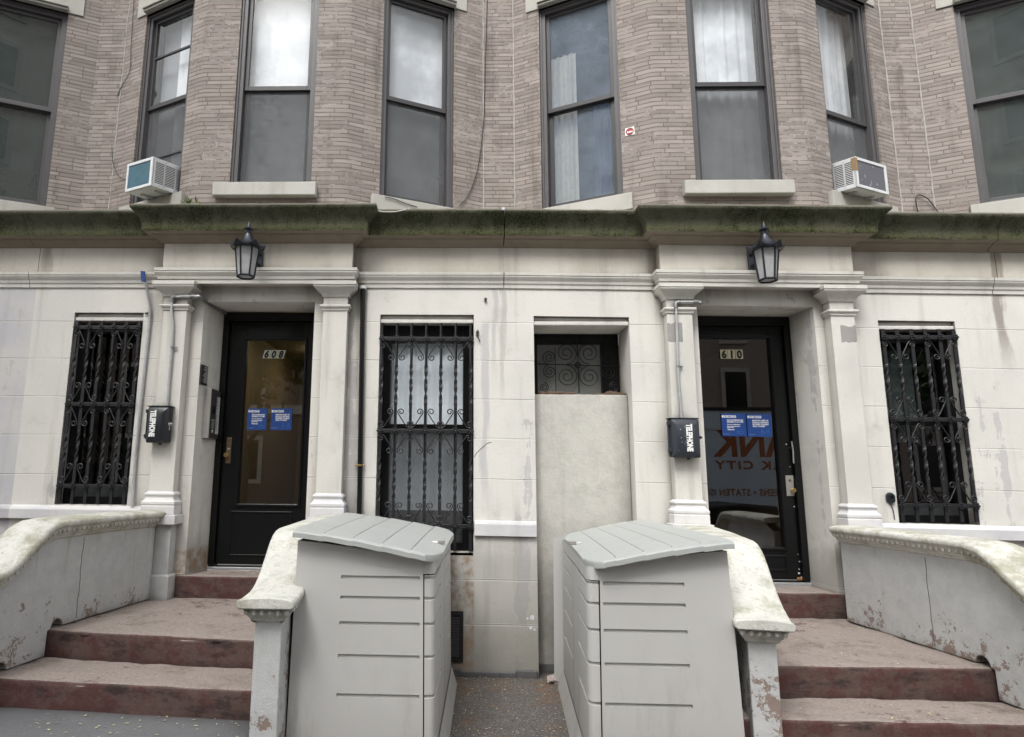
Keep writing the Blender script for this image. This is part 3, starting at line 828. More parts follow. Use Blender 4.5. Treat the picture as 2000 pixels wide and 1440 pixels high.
W6 = opening(house_r, path_r, 2, .311, 1.018, z0=ZS2, z1=5.86, style='sheer')
W7 = opening(house_r, path_r, 3, .215, .900, z1=5.86, style='sheer2', ac=True, zm=4.66)
W8 = opening(house_nr, path_nr, 1, .310, 1.005, style='dark', sash2=True)
for par, pth in ((house_l, path_l), (house_r, path_r), (house_nl, path_nl), (house_nr, path_nr)):
    build(brick_wall(pth, [h for h in OPEN if h['house'] is par]), 'brick_bay', M_BRICK, par, fix=False)

def pointing(par, P, n):
    mb = MB(); pts = []
    z = ZB0 + .05
    while z < 6.9:
        pts.append(Vector((P[0] + n[0] * .002 + random.uniform(-.003, .003), P[1] + n[1] * .002, z))); z += .045
    mb.tube(pts, .004, 5, rs=[random.uniform(.003, .0075) for _ in pts])
    build(mb, 'corner_pointing', simple('white_mortar', (.46, .44, .42), .9, n=.5, bsc=18), par, smooth=True)
for par, q in ((house_l, (-3.205, .40)), (house_l, (.233, .49)), (house_r, (.521, .49)), (house_r, (3.924, .42)), (house_nr, (4.21, .42))): pointing(par, q, (0, -1))
def upper_window(h):
    par = h['house']
    t = Vector((*(h['b'] - h['a']).normalized(), 0)); n = Vector((t.y, -t.x, 0)); U = Vector((0, 0, 1))
    w = (h['b'] - h['a']).length; z0, z1 = h['z0'], h['z1']; zm = h.get('zm', ZM)
    o = Vector((h['a'].x, h['a'].y, z0)) - n * .030          # face of the capping, set back in the brick
    din = -n
    fw = .052
    mb = MB().ring(o + t * .001 + U * .001, t, U, w - .002, z1 - z0 - .002, fw, din * .10, wb=.03)
    mb.ring(o + t * .001 - din * .012 + U * .001, t, U, w - .002, z1 - z0 - .002, .020, din * .0119, wb=.012)
    fr = build(mb, 'window', M_FRAME, par, bevel=.004)
    i0 = o + t * fw + U * .03 + din * .028; iw = w - 2 * fw; ih = z1 - z0 - fw - .03
    zr = zm - z0 - .03
    st = .034
    e = .0008
    up_ = MB().ring(i0 + U * (zr - .02) + t * e, t, U, iw - 2 * e, ih - zr + .02 - e, st, din * .03, wb=.042)
    build(up_, 'upper_sash', M_SASH if not h.get('sash2') else M_FRAME, fr, bevel=.003)
    lo_ = MB().ring(i0 + din * .036 + t * e, t, U, iw - 2 * e, zr + .02, st + .006, din * .03, wt=.045, wb=.05)
    build(lo_, 'lower_sash', M_SASH if not h.get('sash2') else M_FRAME, fr, bevel=.003)
    def plane(name, m, s0, s1, a, b, d, folds=0, par_=fr):
        p = i0 + din * d
        if not folds: q = MB().quad(p + t * s0 + U * a, p + t * s1 + U * a, p + t * s1 + U * b, p + t * s0 + U * b)
        else:
            q = MB(); k = 36
            for i in range(k + 1):
                s_ = s0 + (s1 - s0) * i / k; off = .010 * math.sin(i / k * folds * 6.28) + .006 * math.sin(i * 1.7)
                q.v += [p + t * s_ + U * a - din * off, p + t * s_ + U * b - din * off]
            q.f += [(2 * i, 2 * i + 2, 2 * i + 3, 2 * i + 1) for i in range(k)]
        return build(q, name, m, par_, fix=False, smooth=bool(folds), auto=80)
    s = h['style']
    gu = M_GLASSF if s == 'frost' else M_HGLASS if s == 'dark' else M_RGLASS if s == 'curtain' else M_GLASS
    plane('pane', gu, st, iw - st, zr + .022, ih - st, .015)
    plane('pane', M_HGLASS if s == 'dark' else M_RGLASS if s == 'curtain' else M_GLASS, st, iw - st, .05, zr - .025, .050)
    if s not in ('dark', 'curtain'):
        plane('insect_screen', M_SCREEN, .004, iw - .004, .004, zr - .02, .022)
        plane('screen_rail', M_SASH, 0.0, iw, zr - .03, zr - .012, .018)
    if s in ('frost', 'frost2'): plane('roller_shade', M_CURT, .01, iw - .01, 0, ih, .09)
    if s == 'bright_half':
        plane('roller_shade', M_CURT, iw * .50, iw - .01, 0, ih, .09)
        plane('grey_blind', M_GCURT, .01, iw * .5, 0, ih, .12)
        for zz in (zr + .50, .42): build(MB().obox(i0 + U * zz + din * .004, t * iw, din * .02, U * .016), 'glazing_bar', M_SASH, fr)
    if s in ('sheer', 'sheer2'): plane('net_curtain', M_CURT if s == 'sheer' else simple('dull_net', (.55, .57, .59), .9, n=.3, bsc=5), .01, iw - .01, 0, ih, .12, folds=6)
    if s == 'curtain':
        plane('curtain', M_BEIGE, .0, iw * .40, 0, ih * .80, .11, folds=4)
        plane('blue_curtain', simple('blue_cloth', (.03, .055, .13), .9, n=.4, bsc=10), iw * .62, iw * .86, 0, ih * .55, .16, folds=3)
    if True:
        p = i0 + din * .075 - t * .02 - U * .02; a_, b_, c_ = t * (iw + .04), din * .30, U * (ih + .04)
        build(MB().quad(p + b_, p + a_ + b_, p + a_ + b_ + c_, p + b_ + c_).quad(p, p + b_, p + b_ + c_, p + c_).quad(p + a_, p + a_ + b_, p + a_ + b_ + c_, p + a_ + c_).quad(p + c_, p + b_ + c_, p + a_ + b_ + c_, p + a_ + c_).quad(p, p + b_, p + a_ + b_, p + a_), 'interior', M_DARKROOM, fr, fix=False)
    # stone sill and lintel
    ex = .078
    if z0 > 3.9:
        so = Vector((h['a'].x, h['a'].y, z0 - .118)) - t * .115 + n * .070
        build(MB().obox(so, t * (w + .17), -n * .16, U * .116), 'sill', M_SILL, par, bevel=.006)
    else:
        so = Vector((h['a'].x, h['a'].y, z0 - .15)) - t * ex + n * .045
        build(MB().obox(so, t * (w + 2 * ex), -n * .14, U * .148), 'sill', M_SILL, par, bevel=.006)
    lo = Vector((h['a'].x, h['a'].y, z1)) - t * .125 + n * .012
    mb = MB().obox(lo, t * (w + .25), -n * .06, U * .36)
    lb = build(mb, 'lintel', M_SILL, par, bevel=.004)
    p0 = Vector((h['a'].x, h['a'].y, z1 - .0)) + n * .013
    mb = MB().obox(p0 + t * .0 + U * .002, t * w, n * .035, U * .022)
    mb.obox(p0 + t * .0 + U * .026, t * w, n * .05, U * .02)
    build(mb, 'drip_mould', M_SILL, lb, bevel=.004)
for h in OPEN: upper_window(h)

# ------------------------------------------------------------------ ground-floor windows (frames behind the grilles)
def lower_window(par, W, Y, style):
    x0, x1, z0, z1 = W
    sg = SG((x0 + x1) / 2); z0 += sg; z1 += sg
    a, U, d = Vector((1, 0, 0)), Vector((0, 0, 1)), Vector((0, 1, 0))
    fr = build(MB().ring((x0, Y, z0), a, U, x1 - x0, z1 - z0 - .004, .055, d * .09, wb=.06, wl=.085 if style == 'c' else .07, wr=.085 if style == 'c' else .06, wt=.20 if style == 'c' else .14), 'window', M_BLACK, par, bevel=.003)
    zm = (z0 + z1) / 2 + (.02 if style == 'c' else 0)
    build(MB().box(x0 + .06, x1 - .06, Y + .015, Y + .06, zm - .035, zm + .03), 'meeting_rail', M_BLACK, fr)
    build(MB().quad((x0 + .05, Y + .045, z0 + .05), (x1 - .05, Y + .045, z0 + .05), (x1 - .05, Y + .045, z1 - .05), (x0 + .05, Y + .045, z1 - .05)), 'pane', M_DGLASS if style != 'c' else M_GLASS, fr, fix=False)
    if style == 'c':
        build(MB().quad((x0 + .06, Y + .03, z0 + .06), (x1 - .06, Y + .03, z0 + .06), (x1 - .06, Y + .03, zm - .03), (x0 + .06, Y + .03, zm - .03)), 'insect_screen', M_SCREEN2, fr, fix=False)
        q = MB(); k = 40
        for i in range(k + 1):
            x = x0 + .05 + (x1 - x0 - .1) * i / k; yy = Y + .085 + .010 * math.sin(i * .95) + .006 * math.sin(i * .37)
            q.v += [(x, yy, z0 + .30), (x, yy, z1 - .05)]
        q.v = [Vector(v) for v in q.v]; q.f = [(2 * i, 2 * i + 2, 2 * i + 3, 2 * i + 1) for i in range(k)]
        build(q, 'net_curtain', simple('bluish_net', (.80, .87, .92), .9, n=.06, bsc=5), fr, smooth=True, fix=False, auto=80)
    if style == 'r':
        build(MB().quad((x0 + .09, Y + .10, z0 + .62), (x0 + .36, Y + .10, z0 + .62), (x0 + .36, Y + .10, z1 - .2), (x0 + .09, Y + .10, z1 - .2)), 'blind', simple('dim_blind', (.10, .125, .11), .9, n=.7, bsc=14), fr, fix=False)
    if style != 'c':
        build(MB().box(x0 + .05, x1 - .05, Y + .0, Y + .02, z0 + .06, z0 + .14), 'kick_panel', simple('dark_kick_panel', (.035, .04, .042), .4), fr)
    y0, y1 = Y + .088, Y + .6
    build(MB().quad((x0, y1, z0), (x1, y1, z0), (x1, y1, z1), (x0, y1, z1)).quad((x0, y0, z0), (x0, y1, z0), (x0, y1, z1), (x0, y0, z1)).quad((x1, y0, z0), (x1, y1, z0), (x1, y1, z1), (x1, y0, z1)).quad((x0, y0, z1), (x0, y1, z1), (x1, y1, z1), (x1, y0, z1)).quad((x0, y0, z0), (x0, y1, z0), (x1, y1, z0), (x1, y0, z0)), 'interior', M_DARKROOM, fr, fix=False)
    # moulded stone head inside the opening
    zz = z1
    mb = MB().box(x0, x1, .030, .16, zz - .036, zz - .001)
    mb.box(x0, x1, .012, .16, zz - .070, zz - .037)
    hd = build(mb, 'window_head', M_TRIM, par, bevel=.007)
lower_window(house_l, W_L, .10, 'l')
lower_window(house_l, W_C, .10, 'c')
lower_window(house_r, W_R, .10, 'r')

# sloping sill stubs under the centre window
build(MB().box(-.63, .135, .0, .10, .915, .942), 'sill', M_TRIM, house_l, bevel=.004)

# recess in house 610: rough infill, small barred light above
sgr = SG(1.0)
stp = MB(); n_ = 14
zt = 2.187
build(MB().box(.617, 1.379, .13, .34, .05, zt + sgr), 'infill_panel', M_STUCCO, house_r, bevel=.006)
mb = MB()
for i in range(46):
    x = random.choice([random.uniform(.75, 1.05), random.uniform(1.22, 1.36), random.uniform(.64, 1.36)])
    r = random.uniform(.012, .034)
    mb.ball((x, random.uniform(.16, .26), zt + sgr + r * .3), r * 1.5, r, r * random.uniform(.5, 1.0), 6, 4)
build(mb, 'debris', M_RUST, house_r, kind='stuff')
rw = build(MB().ring((.616, .36, zt - .02 + sgr), (1, 0, 0), (0, 0, 1), .764, .634, .09, (0, .06, 0), wl=.07, wr=.15, wt=.15, wb=.03), 'window', M_BLACK, house_r, bevel=.003)
build(MB().quad((.68, .39, zt), (1.25, .39, zt), (1.25, .39, 2.66), (.68, .39, 2.66)), 'pane', simple('dusty_pane', (.24, .245, .235), .35, n=.3, bsc=5), rw, fix=False)
build(T(MB().box(.616, 1.38, .03, .34, 2.770, 2.804)).box(.616, 1.38, .012, .34, 2.735 + sgr, 2.768 + sgr), 'window_head', M_TRIM, house_r, bevel=.006)

def spiral(c, R0, R1, a0, turns, ux, uz, n=36):
    c, ux, uz = Vector(c), Vector(ux), Vector(uz); p = []
    for i in range(n + 1):
        f = i / n; r = R0 + (R1 - R0) * f; a = a0 + turns * 2 * math.pi * f
        p.append(c + ux * (r * math.cos(a)) + uz * (r * math.sin(a)))
    return p
gr = thing('window_grille', (1.0, .33, 2.19), 'small black grille of spiral scrolls in the recess above the bricked up opening', 'window grille')
YG = .345
def g_at(px, py): return at(px, py, YG)
mb = MB()
c0 = g_at(1128.5, 713)
build(MB().tube([g_at(1047, 711), g_at(1218, 716)], .006, 6).tube([g_at(1126.5, 655), g_at(1131, 768)], .006, 6).tube([g_at(1084, 680), g_at(1086, 768)], .004, 6).tube([g_at(1172, 680), g_at(1175, 768)], .004, 6), 'rail', M_IRON, gr)
k = 5.46 / F
for (px, py, r, sx, sz, a0) in ((1106, 690, 22, 1, 1, -90), (1150, 690, 22, -1, 1, -90), (1107, 735, 22, 1, -1, -90), (1151.5, 736, 22, -1, -1, -90),
                               (1073, 698, 14, -1, 1, -90), (1074, 726, 14, -1, -1, -90), (1186, 701, 14, 1, 1, -90), (1187, 728, 14, 1, -1, -90), (1062, 757, 10, 1, -1, -90), (1199, 757, 10, -1, -1, -90)):
    cc = g_at(px, py)
    pts = spiral(cc, r * k, r * k * .16, rad(a0), 2.1, (sx, 0, 0), (0, 0, sz))
    build(MB().tube(pts, .0045, 6), 'scroll', M_IRON, gr, smooth=True)
build(MB().lathe([(.001, -.012), (.026, -.010), (.030, 0), (.026, .010), (.001, .012)], c0, 10, axis=(0, 1, 0)), 'rosette', M_IRON, gr, smooth=True)

# ------------------------------------------------------------------ wrought iron window grilles
def twisted_bar(x, Y, z0, z1, w, zones):
    mb = MB(); n = int((z1 - z0) / .012); a = .0
    b = 0
    for i in range(n + 1):
        z = z0 + (z1 - z0) * i / n
        if any(p < z < q for p, q in zones): a += math.pi * .012 / .125
        for kx in range(4):
            an = a + math.pi / 4 + kx * math.pi / 2
            fl = 1.0
            ex, ey = (w * 1.18 if kx in (0, 3) else -w * 1.18), (w * .62 if kx in (0, 1) else -w * .62)
            mb.v.append(Vector((x + ex * math.cos(a) - ey * math.sin(a), Y + ex * math.sin(a) + ey * math.cos(a), z)))
    for i in range(n):
        for kx in range(4):
            mb.f.append((4 * i + kx, 4 * i + (kx + 1) % 4, 4 * i + 4 + (kx + 1) % 4, 4 * i + 4 + kx))
    mb.f += [(3, 2, 1, 0), tuple(4 * n + q for q in range(4))]
    return mb
def flower(mb, x, Y, z, r=.017):
    for q in range(6):
        a = q * math.pi / 3
        mb.ball((x + math.cos(a) * r, Y - .012, z + math.sin(a) * r), r * .62, .010, r * .62, 6, 4)
    mb.ball((x, Y - .018, z), r * .55, .012, r * .55, 6, 4)
def s_scroll(xb, Y, zband, side, up_, sp):
    # outer curl beside the next bar, sweeping down to an inner curl beside its own bar
    ux, uz = (-side, 0, 0), (0, 0, up_)
    r1, r2 = .027, .030
    c_out = Vector((xb + side * sp * .92, Y, zband - up_ * .040)); c_in = Vector((xb + side * (r1 + .018), Y, zband - up_ * .136))
    a = rad(24)
    A = spiral(c_out, .008, r2, a + 2 * math.pi * 1.2, -1.2, ux, uz, 20)
    B = spiral(c_in, r1, .008, a, -1.2, ux, uz, 20)
    return A, [A[-1].lerp(B[0], f) for f in (.25, .5, .75)], B
def grille(name, W, bars, rails, groups, zbot, ztop, label, Yg=-.004):
    x0, x1 = W[0], W[1]; sg = SG((x0 + x1) / 2)
    th = thing(name, ((x0 + x1) / 2, Yg, zbot), label, 'window grille', 'ornamental iron grilles over the ground-floor windows')
    zones = []
    for i, zr in enumerate(rails):
        pass
    zr = sorted(rails)
    zones = [(zr[0] + .20, zr[1] - .20), (zr[1] + .20, zr[2] - .20)]
    for x in bars:
        build(twisted_bar(x, Yg, zbot, ztop, .0105, zones), 'bar', M_IRON, th)
    for z in zr:
        rl = build(MB().box(bars[0] - .012, bars[-1] + .012, Yg - .016, Yg + .010, z - .016, z + .016), 'rail', M_IRON, th, bevel=.003)
        for x in bars:
            f = MB(); flower(f, x, Yg - .006, z); build(f, 'rosette', M_IRON, rl, smooth=True)
    sp = bars[1] - bars[0]
    for xb in groups:
        for (z, u) in ((zr[2] - .016, 1), (zr[1] + .016, -1), (zr[1] - .016, 1), (zr[0] + .016, -1)):
            for sd in (-1, 1):
                A, q, B = s_scroll(xb, Yg - .006, z, sd, u, sp)
                build(MB().tube(A + q + B, .0050, 6), 'scroll', M_IRON, th, smooth=True)
    return th
def lerpn(a, b, n): return [a + (b - a) * i / (n - 1) for i in range(n)]
bc = lerpn(-.606, .108, 7)
grille('window_grille', W_C, bc, (1.135, 1.862, 2.604), (bc[1], bc[3], bc[5]), .95, 2.735, 'black twisted bar grille of seven bars over the tall pale curtained window')
bl = lerpn(-3.135, -2.615, 6)
grille('window_grille', W_L, bl, (1.405, 2.055, 2.690), (bl[1], bl[4]), 1.27, 2.745, 'black twisted bar grille over the dark window beside the thin leaning pole')
br_ = lerpn(3.362, 3.905, 6)
grille('window_grille', W_R, br_, (1.335, 1.985, 2.632), (br_[1], br_[4]), 1.215, 2.70, 'black twisted bar grille over the dark window right of door 610')

# ------------------------------------------------------------------ doors and halls
def door(par, D, Y, zb, zt_, gl, num, hallm):
    x0, x1 = D[0] + D[5] + .001, D[1] - D[6] - .001
    sg = SG((x0 + x1) / 2)
    a, U = Vector((1, 0, 0)), Vector((0, 0, 1))
    build(MB().ring((x0, Y, zb), a, U, x1 - x0, zt_ - zb - .003, .05, (0, .10, 0), wb=.002, wt=.075), 'door_frame', M_BLACK, par, bevel=.004)
    lx0, lx1, lz0, lz1 = x0 + .052, x1 - .052, zb + .022, zt_ - .08
    g0, g1, h0, h1 = gl
    leaf = MB().ring((lx0, Y + .035, lz0), a, U, lx1 - lx0, lz1 - lz0, .1, (0, .045, 0), wl=g0 - lx0, wr=lx1 - g1, wb=h0 - lz0, wt=lz1 - h1)
    dl = build(leaf, 'door', M_BLACK, par, bevel=.003)
    mb = MB().ring((g0 - .022, Y + .020, h0 - .022), a, U, g1 - g0 + .044, h1 - h0 + .044, .020, (0, .016, 0))
    mb.ring((lx0 + .10, Y + .027, lz0 + .06), a, U, lx1 - lx0 - .2, max(.05, h0 - lz0 - .12), .016, (0, .009, 0))
    build(mb, 'glazing_bead', M_BLACK, dl, bevel=.005)
    build(MB().quad((g0, Y + .055, h0), (g1, Y + .055, h0), (g1, Y + .055, h1), (g0, Y + .055, h1)), 'door_glass', M_DGLASS, dl, fix=False)
    build(MB().box(x0, x1, Y - .015, Y + .12, zb - .022, zb), 'threshold', M_GALV, par, bevel=.004)
    # hall behind
    hx0, hx1, hy0, hy1, hz0, hz1 = x0 - .15, x1 + .25, Y + .13, Y + 3.4, zb, zt_ + .1
    mb = MB()
    mb.quad((hx0, hy0, hz0), (hx0, hy1, hz0), (hx0, hy1, hz1), (hx0, hy0, hz1))
    mb.quad((hx1, hy1, hz0), (hx1, hy0, hz0), (hx1, hy0, hz1), (hx1, hy1, hz1))
    mb.quad((hx0, hy1, hz0), (hx1, hy1, hz0), (hx1, hy1, hz1), (hx0, hy1, hz1))
    mb.quad((hx0, hy0, hz1), (hx0, hy1, hz1), (hx1, hy1, hz1), (hx1, hy0, hz1))
    mb.quad((hx0, hy0, zb), (hx0, hy0, hz1), (x0 - .0, hy0, hz1), (x0, hy0, zb))
    hl = build(mb, 'hallway', hallm, par, fix=False)
    build(MB().quad((hx0, hy0, hz0 + .002), (hx1, hy0, hz0 + .002), (hx1, hy1, hz0 + .002), (hx0, hy1, hz0 + .002)), 'hall_floor', M_HALLFLOOR, hl, fix=False)
    return dl, hl
zt_l, zt_r = 2.913, 2.885
gl_l = [at(487, 665, .385), at(597, 665, .385), at(588, 985, .385)]
dl, hl = door(house_l, D_L, .332, .762, zt_l, ((gl_l[0].x - .01), gl_l[1].x, gl_l[2].z, gl_l[0].z), '608', M_OCHRE)
gr_ = [at(1364, 662, .385), at(1500, 663, .385), at(1531, 1069, .385)]
dr, hr = door(house_r, D_R, .332, .712, zt_r, (2.055, gr_[1].x - .005, gr_[2].z, gr_[0].z), '610', simple('brown_hall_paint', (.16, .095, .045), .7, n=.2, bsc=2))
for hl_, x in ((hl, -1.62),):
    for yy in (1.3, 2.5):
        build(MB().lathe([(.001, 0), (.10, .004), (.11, .02), (.05, .03)], (x, yy, 2.94), 16), 'ceiling_lamp', M_LAMPON, hl_)
# a door and inner arch at the end of hall 608, dark opening in hall 610
build(MB().box(-2.0, -1.45, 3.60, 3.66, .77, 2.3), 'inner_door', simple('brown_inner_door', (.12, .075, .035), .5), hl)
build(MB().box(1.95, 2.62, 2.2, 2.25, .72, 2.9), 'inner_door', simple('dark_inner_door', (.04, .03, .02), .5), hr)

def flat_text(name, s, size, o, m, parent, bold=.0, shear=0, align='CENTER', sx=1.0, ax=(1, 0, 0), ay=(0, 0, 1), track=1.0, fit=None):
    t = text_mesh(s, size, o, ax, ay, align, bold, shear, sx, track=track)
    if fit:
        x0 = min(v.x for v in t.v); k = min(1.0, fit / (max(v.x for v in t.v) - x0))
        for v in t.v: v.x = x0 + (v.x - x0) * k
    return build(t, name, m, parent, fix=False)
# house numbers on the glass
Yn = .372
def number(par, s, px0, px1, pyt, pyb, slant, card):
    a, b = at(px0, pyb, Yn), at(px1, pyb, Yn); h = at(px0, pyt, Yn).z - a.z
    nb = None; w3 = (b.x - a.x) / 3
    for i, ch in enumerate(s):
        x = a.x + w3 * i; g_ = .002
        cd = build(MB().quad((x + g_, Yn, a.z), (x + w3 - g_, Yn, a.z), (x + w3 - g_ + slant, Yn, a.z + h), (x + g_ + slant, Yn, a.z + h)), 'house_number', card, par, fix=False)
        cd['label'] = 'card with the digit ' + ch
        flat_text('house_number', ch, h * 1.12, (x + w3 / 2 + slant * .12, Yn - .002, a.z + h * .10), M_BTXT, par, bold=.0048, shear=.25 if slant else 0, sx=.90)
number(dl, '608', 512, 554, 684, 700, .018, M_PLATE2)
number(dr, '610', 1407, 1452, 683, 701, .0, M_PLATE)
# lock plates and knobs
def lock(par, plate, knob, cyl, xk):
    p0, p1 = at(plate[0], plate[3], .362), at(plate[1], plate[2], .362)
    lp = build(MB().box(p0.x, p1.x, .359, .3665, p0.z, p1.z), 'lock_plate', M_DBRASS if xk < 0 else M_STEEL, par, bevel=.002)
    k_ = at(knob[0], knob[1], .33)
    build(MB().lathe([(.008, .045), (.008, .022), (.016, .018), (.021, .008), (.021, -.004), (.014, -.012), (.001, -.014)], (k_.x, .328, k_.z), 20, axis=(0, 1, 0)), 'knob', M_BRASS, par, smooth=True)
    c_ = at(cyl[0], cyl[1], .355)
    build(MB().lathe([(.011, .006), (.011, -.002), (.008, -.005), (.001, -.005)], (c_.x, .358, c_.z), 16, axis=(0, 1, 0)), 'keyhole', M_GALV if xk < 0 else M_DBRASS, par, smooth=True)
lock(dl, (440, 453, 855, 905), (441, 889), (446, 877), -1)
lock(dr, (1537, 1549, 929, 969), (1550, 958), (1543, 938), 1)
mb = MB()
for py, r in ((868, .006), (912, .004), (990, .006), (875, .003), (1097, .006), (1112, .005), (1120, .009), (1128, .010), (1083, .004)):
    p = at(1534 + (py - 860) * .10 + random.uniform(0, 7), py, .366); mb.ball(p, r, .002, r * .8, 6, 4)
build(mb, 'chipped_paint', M_WPLAST, dr, kind='stuff')
p = at(1572, 1131, .36); build(MB().box(p.x - .06, p.x + .02, .3590, .3664, p.z - .012, p.z + .012), 'bare_wood', M_FOIL, dr, bevel=.006)
# steel pull on door 610
build(MB().tube([at(1546, 862, .335), at(1549, 880, .335), at(1550, 905, .335)], .006, 8), 'door_pull', M_STEEL, dr, smooth=True)

# ------------------------------------------------------------------ posters on the door glass
def poster(px0, px1, py0, py1, lines, label, icon, Yp=.376):
    a, b = at(px0, py1, Yp), at(px1, py0, Yp)
    w, h = b.x - a.x, b.z - a.z
    t = thing('poster', (a.x + w / 2, Yp, a.z), label, 'poster', 'blue health notices on the entrance doors')
    build(MB().box(a.x, b.x, Yp, Yp + .0015, a.z, b.z), 'sheet', M_BLUE, t)
    hx0, hx1, hz = a.x + w * .03, a.x + w * .60, b.z - h * .13
    build(MB().quad((hx0, Yp - .001, hz - h * .055), (hx1, Yp - .001, hz - h * .055), (hx1, Yp - .001, hz + h * .045), (hx0, Yp - .001, hz + h * .045)), 'heading_strip', M_WTXT, t, fix=False)
    flat_text('heading', 'STAY HEALTHY!', h * .095, (hx0 + w * .045, Yp - .002, hz - h * .036), M_BLUE, t, bold=.0006, align='LEFT', fit=w * .50)
    for s, sz, x, z in lines:
        flat_text('line', s, h * sz, (a.x + w * x, Yp - .001, a.z + h * z), M_WTXT, t, bold=.0005, align='LEFT', fit=w * (.66 if sz > .06 else .56))
    mb = MB()
    if icon == 'mask':
        c = (a.x + w * .75, Yp - .001, a.z + h * .20)
        mb.tube([(c[0] + w * .13 * math.cos(rad(q)), c[1], c[2] + h * .09 * math.sin(rad(q))) for q in range(180, 361, 15)] + [(c[0] + w * .05, c[1], c[2] + h * .02), (c[0] - w * .05, c[1], c[2] + h * .02), (c[0] - w * .13, c[1], c[2])], .0012, 4)
    else:
        for q in (.60, .86):
            cx, cz = a.x + w * q, a.z + h * .20
            mb.tube([(cx + w * .03 * math.cos(rad(e)), Yp - .001, cz + h * .07 + h * .035 * math.sin(rad(e))) for e in range(0, 361, 45)], .0012, 4)
            mb.tube([(cx - w * .04, Yp - .001, cz - h * .12), (cx - w * .04, Yp - .001, cz + h * .02), (cx + w * .04, Yp - .001, cz + h * .02), (cx + w * .04, Yp - .001, cz - h * .12)], .0012, 4)
        mb.tube([(a.x + w * .67, Yp - .001, a.z + h * .16), (a.x + w * .80, Yp - .001, a.z + h * .24)], .0012, 4)
    build(mb, 'drawing', M_LBLUE, t)
    flat_text('line', '\u2022 \u2013\u2013\u2013\u2013\u2013\u2013\u2013\u2013', h * .06, (a.x + w * .04, Yp - .001, a.z + h * .08), M_WTXT, t, align='LEFT', fit=w * .38)
L1 = [('FACE COVERINGS ARE', .078, .22, .68), ('REQUIRED AT ALL TIMES', .078, .22, .60), ('Cover your mouth and nose', .050, .22, .50), ('Protect yourself and others', .050, .22, .42), ('from the virus', .050, .22, .365), ('Thank you', .070, .22, .27)]
L2 = [('MAINTAIN 6 FEET OF', .085, .22, .68), ('PHYSICAL DISTANCE', .085, .22, .595), ('BETWEEN YOURSELF', .085, .22, .51), ('AND OTHERS', .085, .22, .425)]
poster(482, 522, 798, 840, L1, 'blue face covering notice on door 608, the left of its two notices', 'mask')
poster(528, 571, 798, 840, L2, 'blue six feet distance notice on door 608, the right of its two notices', 'two')
poster(1411, 1456, 808, 852, L1, 'blue face covering notice on door 610, the left of its two notices', 'mask')
poster(1461, 1505, 809, 853, L2, 'blue six feet distance notice on door 610, the right of its two notices', 'two')

# ------------------------------------------------------------------ intercom and plaque on the door reveal of 608
XR = -2.068
t = thing('intercom', (XR, .18, 1.9), 'steel door intercom with keypad and paper tenant list beside door 608', 'intercom')
xf = XR + .05
f0, f1 = at_x(411, 757, xf), at_x(438, 770, xf)
zt0, zb0 = at_x(411, 757, xf).z, at_x(407, 856, xf).z
y0, y1, y2 = .100, .232, .298
build(MB().box(XR - .02, xf, y0, y1, zb0, zt0), 'housing', M_STEEL, t, bevel=.003)
build(MB().box(xf, xf + .003, y0 + .006, y1 - .004, zb0 + .006, zt0 - .006), 'face_plate', M_DSTEEL, t)
build(MB().box(XR - .02, xf - .006, y1, y2 + .03, zb0 + .004, zt0 - .004), 'directory_case', M_DSTEEL, t, bevel=.002)
build(MB().quad((xf - .0045, y1 + .012, zb0 + .045), (xf - .0045, y2 + .022, zb0 + .045), (xf - .0045, y2 + .022, zt0 - .055), (xf - .0045, y1 + .012, zt0 - .055)), 'tenant_list', M_PAPER, t, fix=False)
mb = MB()
for i in range(22):
    z = zt0 - .065 - i * .0125
    mb.quad((xf - .0035, y1 + .018, z), (xf - .0035, y1 + .018 + random.uniform(.02, .05), z), (xf - .0035, y1 + .018 + .03, z + .004), (xf - .0035, y1 + .018, z + .004))
build(mb, 'printed_lines', M_DSTEEL, t, fix=False)
cyk = (y0 + y1) / 2
zk = zb0 + (zt0 - zb0) * .30
mb = MB()
for r_ in range(4):
    for c_ in range(3):
        mb.box(xf + .003, xf + .008, cyk - .026 + c_ * .021, cyk - .014 + c_ * .021, zk - r_ * .0195 + .02, zk - r_ * .0195 + .032)
build(mb, 'keypad', M_GALV, t, bevel=.001)
build(MB().box(xf + .003, xf + .005, cyk - .028, cyk + .028, zb0 + (zt0 - zb0) * .50, zb0 + (zt0 - zb0) * .64), 'display', M_BLACK, t)
build(MB().lathe([(.02, 0), (.018, .002), (.001, .002)], (xf + .003, cyk, zb0 + (zt0 - zb0) * .82), 16, axis=(1, 0, 0)), 'speaker', M_DSTEEL, t)
build(MB().box(xf + .003, xf + .006, cyk - .012, cyk + .012, zb0 + .05, zb0 + .075), 'call_button', M_WPLAST, t)
# plaque
xp = XR - .005
yA, yB = at_x(393.5, 730, xp).y, at_x(411, 735, xp).y
zA, zB = at_x(403, 754, xp).z, at_x(403, 716, xp).z
t = thing('plaque', (xp, (yA + yB) / 2, zA), 'small black plaque of white lettering above the intercom', 'plaque')
build(MB().box(xp - .03, xp + .003, yA, yB, zA, zB), 'plate', M_BTXT, t)
mb = MB(); hh = zB - zA
for i, (a_, b_) in enumerate(((.2, .8), (.25, .75), (.15, .8), (.4, .6), (.25, .75), (.2, .85), (.1, .9), (.3, .75), (.2, .7), (.12, .88), (.2, .8))):
    z = zB - hh * (.10 + i * .078); y = yA + (yB - yA) * a_
    while y < yA + (yB - yA) * b_:
        e = y + random.uniform(.004, .008); mb.quad((xp + .0042, y, z), (xp + .0042, e, z), (xp + .0042, e, z + hh * .038), (xp + .0042, y, z + hh * .038)); y = e + .0025
build(mb, 'lettering', M_WTXT, t, fix=False)

